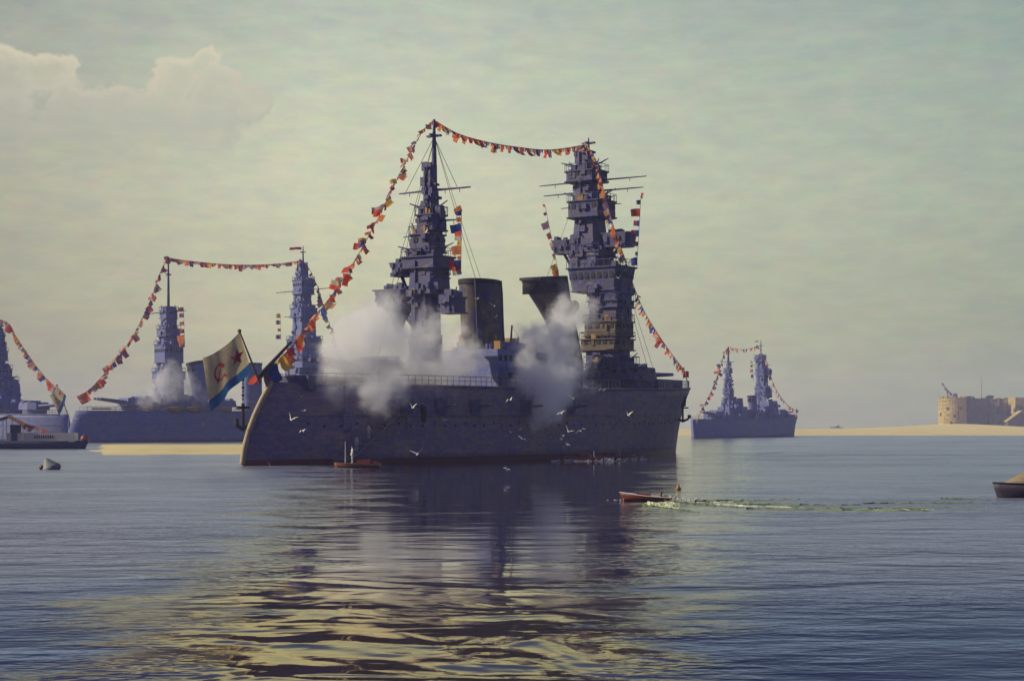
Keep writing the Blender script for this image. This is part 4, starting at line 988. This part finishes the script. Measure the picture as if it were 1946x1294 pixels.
ridge(wa(1260, 953), wa(1440, 967), .5, 1.6, .10, 70); ridge(wa(1420, 967), wa(1770, 971), 1.8, 1.2, .10, 80); ridge(wa(1320, 953), wa(1520, 949), .6, 1.8, .10, 60); ridge(wa(1400, 959), wa(1640, 960), .7, 1.2, .08, 60)
ridge(wa(1220, 959), wa(1330, 974), .2, .8, .08, 40); ridge(wa(1790, 948), wa(1880, 950), .9, 1.2, .08, 30); ridge(wa(1560, 968), wa(1870, 964), 1.0, 1.3, .08, 60); ridge(wa(1640, 957), wa(1850, 955), .5, .8, .06, 40)
for (a0, a1, w) in (((1250, 955), (1330, 957), .32), ((1230, 954.5), (1292, 962), .16), ((1330, 958), (1560, 966), .22), ((1320, 955), (1430, 953), .3), ((1640, 970), (1780, 968), .2), ((1225, 957), (1290, 966), .22)):
    ridge(wa(*a0), wa(*a1), w, w * .5, .06, 40, 1)
tag(m.build('wake', [WAKEW, FOAM]), 'long green and white wake trailing to the right behind the red motorboat', 'wake', None, 'stuff')

# boats at the flagship's side
c = water_at(680, 888.5); r = empty('motor_launch', c, R(-4)); tag(r, 'dark red launch waiting at the foot of the accommodation ladder', 'boat', 'small boats in the harbour')
hl = boat_hull(4.6, 1.2, .36, .4, .85, 'hull', [VARN, DECK, VARN], r)
m = MB(); m.prism([(-.7, -.45), (.7, -.5), (.7, .5), (-.7, .45)], .38, .8, .9, (.6, 0)); m.box((1.6, 0, .5), (1.0, .7, .25)); m.build('cabin', [REDB, DARK], r)
m = MB(); m.tube([(-1.25, 0, .4), (-1.25, 0, 2.6)], [.05, .03], 6); m.build('mast', WHITE, r)
for i, (off_, lab) in enumerate((((-.55, .1, .42), 'sailor in white standing in the launch below the ladder'),)):
    person('person', lab, c + Vector(off_), R(200), 1.7, 'sailors in white at the ladder')
LAw, LBw = sh.world(LA), sh.world(LB)
for f_, lab in ((.86, 'sailor in white on the lowest steps of the accommodation ladder'), (.60, 'sailor in white halfway up the accommodation ladder')):
    q = LAw.lerp(LBw, f_); person('person', lab, q + Vector((0, 0, .04)), R(60), 1.7, 'sailors in white at the ladder')
for (px, py, lab, L_, rz) in ((1108, 876, 'red brown launch throwing spray, nearer the stern of the two under the foremast', 5.0, -6), (1158, 872.5, 'red brown launch throwing spray, nearer the bow of the two under the foremast', 5.4, -6)):
    c = water_at(px, py); r = empty('motor_launch', c, R(rz)); tag(r, lab, 'boat', 'small boats in the harbour')
    hl = boat_hull(L_, 1.3, .42, .5, .85, 'hull', [VARN, DECK, REDB], r)
    m = MB(); m.prism([(-.8, -.42), (.8, -.48), (.8, .48), (-.8, .42)], .38, .85, .88, (.2, 0)); m.box((-.5, -.42, .66), (.4, .06, .2), 1); m.box((.4, -.45, .66), (.5, .06, .2), 1); m.build('cabin', [REDB, DARK], r)
    m = MB(); m.tube([(1.3, 0, .4), (1.3, 0, 1.2)], .05, 6); m.build('flagstaff', WHITE, r)
    o = scatter_foam('spray', 'white spray along the side of the ' + ('sternward' if px < 1130 else 'bowward') + ' red brown launch', [(-1.6, -.8, 0, .10, 40, 1.0, .3, .10), (1.4, -.9, 0, .10, 60, 1.6, .35, .09), (2.5, .5, .1, .09, 30, .8, .4, .16)], None, int(px)); o.location = c
# steam launch with awning at the left edge
c = water_at(92, 853); r = empty('steam_launch', (water_at(20, 853)), R(0)); tag(r, 'dark steam launch with white cabin and orange awning at the left edge', 'boat', 'small boats in the harbour')
k = c.y / F
def BX(px): return (px - 20) * k
def BZ(py): return (853 - py) * k
m = MB(); L0, L1 = -90, 168; n = 24; P = []
for i in range(n + 1):
    t = i / n; px = L0 + (L1 - L0) * t; w = 1.9 * math.sin(min(1, (1 - t) / .4) * math.pi / 2) ** .7 * math.sin(min(1, (t + .03) / .25) * math.pi / 2) ** .6 + .04
    zt = BZ(838) * (1 + .05 * t); x = BX(px)
    for sg in (-1, 1):
        for a, h in ((.2, -.5), (.85, 0), (.95, .5), (1, 1)): P.append((x + (.55 * (h - 1) if t > .97 else 0) , sg * w * a, zt * h))
m.v = P
for i in range(n):
    for j in range(3):
        a = i * 8 + j; m.f += [[a, a + 8, a + 9, a + 1], [a + 4, a + 5, a + 13, a + 12]]; m.m += [0, 0]; m.smooth += [True, True]
    a = i * 8 + 3; m.f.append([a, a + 8, a + 12, a + 4]); m.m.append(1); m.smooth.append(False)
for e in (0, n):
    for j in range(3): a = e * 8 + j; m.f.append([a, a + 1, a + 5, a + 4]); m.m.append(0); m.smooth.append(True)
m.build('hull', [NAVY, DECK], r)
m = MB(); m.box((BX(80), 0, BZ(831)), (BX(145) - BX(15), 2.4, BZ(822) - BZ(839))); cab = m.build('cabin', WHITE, r)
m = MB()
for i in range(9): m.box((BX(70 + 4.2 * i), -1.22, BZ(830)), (.22, .06, .55))
m.build('window', DARK, cab)
m = MB(); m.lathe([(1.0, 0), (1.0, BZ(808) - BZ(845)), (.9, BZ(807) - BZ(845))], (BX(31), -.4, BZ(845)), 18); m.build('boiler_casing', NAVY, r)
m = MB(); P = []
aw = [(-60, 806), (0, 795), (18, 788), (50, 806)]
for px, py in aw:
    for y in (-1.9, 0, 1.9): P.append((BX(px), y, BZ(py) - abs(y) * .12))
m.add(P, [(i * 3 + j, (i + 1) * 3 + j, (i + 1) * 3 + j + 1, i * 3 + j + 1) for i in range(3) for j in range(2)], 0)
P2 = [(x, y, z - .12) for x, y, z in P]; m.add(P2, [(i * 3 + j, i * 3 + j + 1, (i + 1) * 3 + j + 1, (i + 1) * 3 + j) for i in range(3) for j in range(2)], 0)
m.build('awning', ORANGE, r)
m = MB()
for px, py in aw[1:]:
    for y in (-1.7, 1.7): m.tube([(BX(px), y, BZ(841)), (BX(px), y, BZ(py) - .2)], .06, 5)
m.build('awning_post', TAN, r)
rw = Vector(r.location)
bunting('short red flag string on the steam launch, from awning to bow', [rw + Vector((BX(50), -.3, BZ(805))), rw + Vector((BX(80), -.3, BZ(815))), rw + Vector((BX(110), -.3, BZ(825))), rw + Vector((BX(138), -.2, BZ(832)))], 16, .7, 61, weights=[5, 6, 1, 0, 1, 0, 0, 1, 6, 2, 0, 0])
m = MB(); m.tube([(BX(131), -.2, BZ(838)), (BX(131), -.2, BZ(795))], [.05, .03], 5); m.build('mast', WHITE, r)
# red buoy ball behind the launch
p = water_at(161, 847); p.z = 0; m = MB(); m.lathe([(.0, .2), (.55, .35), (.95, .9), (1.0, 1.4), (.8, 2.0), (.4, 2.35), (0, 2.45)], (0, 0, 0), 16); m.tube([(0, 0, 2.4), (0, 0, 3.0)], .06, 6)
r = empty('buoy', p); tag(r, 'round red buoy floating off the bow of the steam launch', 'buoy', 'mooring and marker buoys'); m.build('float', REDB, r)
# leaning cone buoy
c = water_at(97, 892); r = empty('buoy', c); tag(r, 'leaning grey cone mooring buoy with a red foot, left foreground water', 'buoy', 'mooring and marker buoys')
m = MB(); m.lathe([(.5, -.5), (.95, -.15), (1.0, .12), (.80, .35), (.22, 1.05), (.12, 1.15), (0, 1.17)], (0, 0, 0), 20); fl_ = m.build('float', GREYM, r); fl_.rotation_euler = (0, R(-24), R(10))
m = MB(); m.blob((-.75, -.35, .18), .27, amp=.1, sub=2); m.blob((.75, -.2, .05), .16, amp=.1, sub=2); m.build('red_fender', REDB, r)
# small orange marker
c = water_at(1289, 930); r = empty('buoy', c); tag(r, 'tiny orange marker buoy beyond the red motorboat', 'buoy', 'mooring and marker buoys')
m = MB(); m.lathe([(.0, -.1), (.17, 0), (.20, .06), (.10, .18), (.05, .35), (0, .36)], (0, 0, 0), 12); m.build('float', OCHRE, r)
# covered boat at the right edge
c = water_at(1975, 945); r = empty('covered_boat', c, R(6)); tag(r, 'purple grey boat under a tan canvas cover at the right edge', 'boat', 'small boats in the harbour')
hl = boat_hull(5.0, 1.9, .78, .10, .9, 'hull', [PURPLE, CANVAS, PURPLE], r)
m = MB(); P = []; n = 16
for i in range(n + 1):
    t = i / n; x = -2.3 + 4.5 * t; w = .86 * math.sin(min(1, (t + .02) / .5) * math.pi / 2) ** .9 + .03; h = .74 + .72 * math.sin(min(1, (t + .01) / .42) * math.pi / 2) ** 1.3
    for j in range(9):
        a = math.pi * j / 8; P.append((x, -w * math.cos(a), .76 + (h - .74) * math.sin(a)))
m.add(P, [(i * 9 + j, (i + 1) * 9 + j, (i + 1) * 9 + j + 1, i * 9 + j + 1) for i in range(n) for j in range(8)], 0, True); m.build('canvas_cover', CANVAS, r)
# tiny steamer behind the spit
D = 1750.0; p = Vector(((1590 - 973) / F * D, D, 0)); r = empty('steamer', p); tag(r, 'tiny blue steamer on the horizon behind the sand spit', 'boat', 'small boats in the harbour')
hl = boat_hull(13, 3.4, 4.2, .12, .9, 'hull', [BLUEP, DECK, BLUEP], r)
m = MB(); m.box((1, 0, 4.9), (4.5, 2.4, 1.6)); m.build('cabin', BLUEP, r); m = MB(); m.tube([(2, 0, 5.5), (2, 0, 8.5)], .18, 6); m.build('mast', ROPE, r)

# ================================================================== sand spit, fort
def land(name, outline_fn, xs, ys, mat_, label):
    m = MB(); P = [(x, y, outline_fn(x, y)) for y in ys for x in xs]; nx = len(xs)
    m.add(P, [(j * nx + i, j * nx + i + 1, (j + 1) * nx + i + 1, (j + 1) * nx + i) for j in range(len(ys) - 1) for i in range(nx - 1)], 0, True)
    return tag(m.build(name, mat_), label, 'land', None, 'structure')
def spit(x, y):
    # pixel-independent dune profile: a low bar widening towards the fort
    f0 = 770 + .10 * (x - 100) + 14 * mnoise.noise(Vector((x * .012, 0, 0))); back = 1560
    e = min(1, max(-.3, (y - f0) / 120)); e2 = min(1, max(-.3, (back - y) / 120))
    h = 2.9 * min(e, e2) + .5 * mnoise.noise(Vector((x * .02, y * .01, 2)))
    q = math.exp(-((x - 345) / 38) ** 2 - ((y - 1200) / 110) ** 2); h += 3.4 * q + 1.2 * math.exp(-((x - 300) / 50) ** 2 - ((y - 1180) / 100) ** 2)
    lf = min(1, (x - 60) / 30)
    rt = 1 if x < 385 else max(-.2, 1 - (x - 385) / 40) if y < 1290 else 1
    return h * lf * rt - .25 if min(e, e2) > 0 else -.8
land('beach', spit, [60 + 9 * i for i in range(95)], [740 + 20 * i for i in range(44)], SANDM, 'low pale sand spit reaching from the distant ship to the fort')
def bank(x, y):  # outline of the added strip standing in for bright water
    f0 = 230 + 16 * mnoise.noise(Vector((x * .06, 1, 0))) + 9 * mnoise.noise(Vector((x * .25, 4, 0)))
    e = min((y - f0) / 40, (372 - y) / 40, (-35 - .035 * (y - 228) - x) / 6, (x - (-.262 * y) + 3 * mnoise.noise(Vector((y * .05, 0, 5)))) / 8)
    return .42 * min(1, e) + .12 * mnoise.noise(Vector((x * .08, y * .08, 2))) if e > 0 else max(-1, e)
land('bright_water_strip', bank, [-112 + 1.5 * i for i in range(56)], [214 + 2.5 * i for i in range(66)], SANDM, 'low pale sand strip standing in for bright water between the flagship stern and the blue battleship')  # added strip in sand colour, standing in for water bright with reflected sky
DF = 1350.0; kf = DF / F
fx = lambda px: (px - 973) * kf
fz = lambda py: CAMZ + (HZ - py) * kf
r = empty('fort', (fx(1815), DF, 0)); tag(r, 'ochre stone sea fort with a round tower at the right', 'fort')
ox = fx(1815)
def stone_tower():
    m = MB(); R0 = (1841 - 1788) / 2 * kf; c = (fx(1814) - ox, 6, 0); zt = fz(756)
    m.lathe([(R0 * 1.06, 0), (R0 * 1.02, 8), (R0 * .97, zt - 3), (R0 * 1.0, zt - 2.6), (R0 * 1.0, zt - 1.4), (R0 * .96, zt - 1.2), (R0 * .96, zt), (R0 * .82, zt), (R0 * .82, zt - 1), (0, zt - 1)], c, 30, 0, False)
    return m, R0, c, zt
m, R0, cT, zt = stone_tower(); tw = m.build('round_tower', STONE, r)
m = MB()
for i in range(16):
    a = 2 * math.pi * i / 16; m.box((cT[0] + R0 * .9 * math.cos(a), cT[1] + R0 * .9 * math.sin(a), zt + .5), (1.9, 2.6, 1.2), 0, a)
m.build('parapet', STONE, tw)
for i, (a, z) in enumerate(((200, .45), (235, .62), (262, .40), (290, .62), (250, .2))):
    m = MB(); a = R(a); m.box((cT[0] + R0 * .985 * math.cos(a), cT[1] + R0 * .985 * math.sin(a), zt * z + 2), (1.0, 1.4, 2.4), 0, a); m.build('embrasure', DARK, tw)
def wall(Lp, Rp, yt, dy_, depth, mt, name='curtain_wall', parent=None, jag=True, seed=1):
    rnd = random.Random(seed); m = MB(); x0, x1 = fx(Lp) - ox, fx(Rp) - ox; n = max(2, int((x1 - x0) / 2.2)); zt_ = fz(yt)
    P = []
    for i in range(n + 1):
        x = x0 + (x1 - x0) * i / n; z = zt_ + (rnd.uniform(-.9, .6) if jag else 0)
        P += [(x, dy_ - .5, 0), (x, dy_, z), (x, dy_ + depth, z), (x, dy_ + depth, 0)]
    m.add(P, [(i * 4 + j, (i + 1) * 4 + j, (i + 1) * 4 + j + 1, i * 4 + j + 1) for i in range(n) for j in range(3)] + [(0, 1, 2, 3), (n * 4 + 3, n * 4 + 2, n * 4 + 1, n * 4)], 0)
    return m.build(name, mt, parent or r)
w1 = wall(1836, 1882, 757, 8, 14, STONED, seed=2); w2 = wall(1880, 1960, 755, 26, 10, STONE, seed=3); wall(1872, 1888, 756, 12, 14, STONED, 'buttress', seed=5); wall(1912, 1918, 757, 18, 8, STONED, 'buttress', seed=6)
m = MB(); m.box((fx(1950) - ox, 22, fz(756) / 2 + 1), (14, 30, fz(756) - 1)); m.build('keep', STONE, r)
for px, py in ((1850, 782), (1862, 772), (1868, 790)):
    m = MB(); m.box((fx(px) - ox, 7.9, fz(py)), (1.3, .5, 2.0)); m.build('embrasure', DARK, w1)
m = MB(); c = (fx(1820) - ox, 8, fz(756) - 1); m.lathe([(2.2, 0), (2.2, 3.0), (1.9, 4.2), (1.0, 5.0), (0, 5.3)], c, 14); m.build('lookout_cupola', SUPER, r)
m = MB(); m.tube([(fx(1877) - ox, 18, fz(757)), (fx(1877) - ox, 18, fz(714))], [.3, .15], 6); m.box((fx(1877) - ox, 18, fz(732)), (3.2, .25, .25)); m.build('signal_mast', OCHRE, r)
m = MB(); m.tube([(fx(1804) - ox, 6, fz(757)), (fx(1804) - ox, 6, fz(742))], .3, 6); m.tube([(fx(1808) - ox, 6, fz(757)), (fx(1796) - ox, 6, fz(728))], [.22, .12], 6); m.build('flagstaff', ROPE, r)
bunting('pinkish flag string on the slanting staff over the fort tower', [Vector((fx(1796), DF + 6, fz(728))), Vector((fx(1802), DF + 6, fz(737))), Vector((fx(1813), DF + 6, fz(748)))], 10, 2.0, 71, weights=[3, 5, 0, 0, 1, 0, 0, 2, 4, 4, 1, 0])
def bush(label, px, py, w, h, seed, dy_=0.0):
    rnd = random.Random(seed); p = Vector((fx(px), DF + dy_, fz(py))); m = MB(); t = MB()
    for i in range(150):
        v = Vector((rnd.gauss(0, 1), rnd.gauss(0, 1), rnd.gauss(0, 1))).normalized() * rnd.uniform(.35, 1) ** .5
        q = Vector((v.x * w, v.y * w, h * .55 + v.z * h * .5)); s_ = rnd.uniform(.35, .9) * w * .28
        M = Matrix.Rotation(rnd.uniform(0, 6.3), 3, 'Z') @ Matrix.Rotation(rnd.uniform(0, 3.1), 3, 'X')
        m.add([q + M @ Vector(k_) * s_ for k_ in ((-1, -.4, 0), (0, -.6, .2), (1, 0, 0), (0, .6, .15))], [(0, 1, 2, 3)])
        m.blob(q, s_ * .45, amp=.4, sub=1, seed=i)
    e = empty('bush', p); tag(e, label, 'bush', 'bushes at the fort'); m.build('foliage', LEAFM, e); t.tube([(0, 0, -1), (0, 0, h * .6)], [.3, .1], 6); t.build('stem', ROPE, e)
bush('round dark bush against the pale fort wall beside the little house', 1894, 806, 3.4, 12, 1, -2); bush('dark bush behind the gable of the little house', 1940, 800, 5, 14, 2, 4)
bush('low dark bush on top of the brown fort wall', 1852, 758, 4, 2.6, 3, 14); bush('low dark bush on top of the fort wall near the signal mast', 1900, 756, 4, 2.6, 4, 28)
# little house with a pale gable edge in front of the fort
e = empty('house', (fx(1932), DF - 14, 0)); tag(e, 'small dark gabled house with a pale roof edge below the fort wall', 'house')
hw = 26 * kf; m = MB(); zr, ze = fz(782), fz(801)
P = [(-hw, 0, 0), (hw, 0, 0), (hw, 0, ze), (0, 0, zr), (-hw, 0, ze)]; Q = [(x, 9, z) for x, y, z in P]
m.add(P + Q, [(0, 1, 2, 3, 4), (9, 8, 7, 6, 5), (0, 5, 6, 1), (1, 6, 7, 2), (4, 9, 5, 0)]); m.build('wall', STONED, e)
m = MB()
for sg in (-1, 1):
    m.add([(0, -.6, zr + .2), (sg * (hw + .8), -.6, ze - .4), (sg * (hw + .8), 9.6, ze - .4), (0, 9.6, zr + .2), (0, -.6, zr + .9), (sg * (hw + .8), -.6, ze + .3), (sg * (hw + .8), 9.6, ze + .3), (0, 9.6, zr + .9)],
          [(0, 1, 2, 3), (4, 5, 6, 7), (0, 1, 5, 4), (2, 3, 7, 6), (1, 2, 6, 5)])
m.build('roof', STONE, e)
m = MB(); m.box((-2, -.05, ze * .5), (1.6, .2, 2.4)); m.build('window', DARK, e); m = MB(); m.box((2.5, -.05, 1.8), (1.8, .2, 3.4)); m.build('door', DARK, e)
m = MB(); P = []
xs = [fx(1770) + 3.5 * i for i in range(46)]
for x in xs:
    n_ = 2.5 * mnoise.noise(Vector((x * .05, 1, 0)))
    P += [(x, DF - 26 + n_, -.4), (x, DF - 22 + n_, .9), (x, DF + 40, 1.6), (x, DF + 60, -.4)]
m.add(P, [(i * 4 + j, (i + 1) * 4 + j, (i + 1) * 4 + j + 1, i * 4 + j + 1) for i in range(45) for j in range(3)], 0, True)
tag(m.build('shore', STONED_), 'dark rocky shore under the fort and the little house', 'land', None, 'structure')

# ================================================================== gulls
def gull_mesh(up, bend, name='gull'):
    m = MB()
    m.tube([(-.24, 0, .02), (-.14, 0, .015), (0, 0, 0), (.14, 0, .01), (.22, 0, .035), (.28, 0, .03), (.33, 0, .02)], [.015, .045, .075, .065, .042, .04, .012], 10)
    m.add([(-.2, -.03, .01), (-.2, .03, .01), (-.36, .09, .0), (-.36, -.09, .0), (-.2, 0, .035), (-.36, 0, .02)], [(0, 1, 2, 3), (4, 1, 2, 5), (4, 5, 3, 0)])
    for sg in (-1, 1):
        e1 = Vector((.10, sg * .30, .30 * up)); e2 = Vector((-.02, sg * .66, .30 * up + .36 * bend))
        P = [Vector((.12, sg * .05, .03)), Vector((-.10, sg * .05, .03)), e1, e1 + Vector((-.20, 0, 0)), e2, e2 + Vector((-.07, -sg * .03, 0))]
        Q = [p + Vector((0, 0, .025)) for p in P[:4]] + [P[4] + Vector((0, 0, .01)), P[5] + Vector((0, 0, .01))]
        m.add(P + Q, [(0, 2, 3, 1), (2, 4, 5, 3), (6, 7, 9, 8), (8, 9, 11, 10), (0, 6, 8, 2), (2, 8, 10, 4), (1, 3, 9, 7), (3, 5, 11, 9), (4, 10, 11, 5)])
    return m.mesh(name, FEATHER)
GM = [gull_mesh(.8, .7), gull_mesh(.5, -.1), gull_mesh(1.2, .9), gull_mesh(.7, -.6)]
G = [(1176, 529, 'beside the wide bridge of the foremast', .7), (1161, 677, 'below the ochre bridge tiers of the foremast', .75), (1168, 649, 'before the ochre bridge tier of the foremast', .5), (1147, 742, 'over the deck edge under the foremast', 1.1),
     (1090, 758, 'at the right edge of the smoke spilling over the side', 1.0), (1067, 785, 'at the lower edge of the smoke spilling over the side', .9), (1194, 789, 'low before the dark forward hull, nearest the bow anchor', .9), (1104, 819, 'with raised wings, right one of the close pair over the dark hull', 1.1),
     (1080, 820, 'with raised wings, left one of the close pair over the dark hull', 1.1), (1070, 828, 'just under the close pair of gulls over the hull', .6), (1067, 835, 'lowest small one under the close pair of gulls', .5), (1079, 845, 'near the waterline above the spray of the launches', .6),
     (988, 817, 'small and high of two left of the lower smoke tip', .5), (992, 834, 'with spread wings below the smoke tip on the hull', 1.1), (971, 822, 'tiny, left of the gulls below the smoke tip', .45), (970, 760, 'under the deckhouse at the upper hull edge', 1.1),
     (573, 754, 'high on the stern quarter of the hull', .5), (578, 781, 'banking in the middle of the stern quarter', .8), (553, 798, 'gliding on the stern quarter, nearest the hanging anchor', 1.1), (576, 819, 'lowest before the stern quarter of the hull', .8),
     (514, 887, 'skimming the water at the stern waterline', .9), (907, 568, 'on the brown left half of the upright funnel', .8), (940, 582, 'with wings up on the right half of the upright funnel', 1.0), (943, 602, 'small, lowest before the upright funnel', .6),
     (794, 863, 'large, wings spread low over the middle of the hull', 1.9), (845, 798, 'gliding before the middle of the hull', .9), (784, 775, 'at the lower edge of the large smoke bank', 1.0), (964, 892, 'skimming the reflection of the hull amidships', .8),
     (808, 443, 'white speck before the mainmast platforms', .9), (146, 796, 'tiny, before the stern of the blue battleship', .6), (411, 797, 'tiny, before the hull of the blue battleship', .5), (386, 806, 'tiny, low before the blue battleship funnel', .45), (1458, 760, 'white speck before the small distant battleship', 1.3), (1262, 905, 'skimming the dark water below the bow', .6)]
rnd = random.Random(77)
for i, (px, py, where, sz) in enumerate(G):
    D = 118 + 22 * rnd.random()
    if py > 880: D = min(D, .93 * CAMZ * F / (py - HZ))
    o = bpy.data.objects.new('gull', GM[0] if sz > 1.5 else GM[i % 4]); COL.objects.link(o); o.location = world_at(px, py, D)
    o.rotation_euler = (R(rnd.uniform(-30, 30)), R(rnd.uniform(-25, 10)), R(rnd.choice((60, 110, 250, 290, 80)) + rnd.uniform(-25, 25)))
    if sz > 1.5: o.rotation_euler = (R(-12), R(-15), R(75))
    s_ = .62 * sz if sz < 1.5 else 1.0; o.scale = (s_, s_, s_)
    tag(o, 'white gull ' + where, 'gull', 'white gulls flying round the ships')

# ================================================================== haze
def haze_fn(q, out, m):
    v = q.n('ShaderNodeVolumePrincipled'); v.inputs['Color'].default_value = (.52, .56, 1.0, 1); v.inputs['Density'].default_value = 0.00030; v.inputs['Absorption Color'].default_value = (1, 1, 1, 1)
    q.link(v.outputs[0], out.inputs['Volume'])
HZM = mat('haze air', haze_fn)
m = MB(); m.box((0, 850, 32), (2600, 2300, 66)); tag(m.build('haze', HZM), 'thin pale sea haze over the whole harbour', 'haze', None, 'stuff')
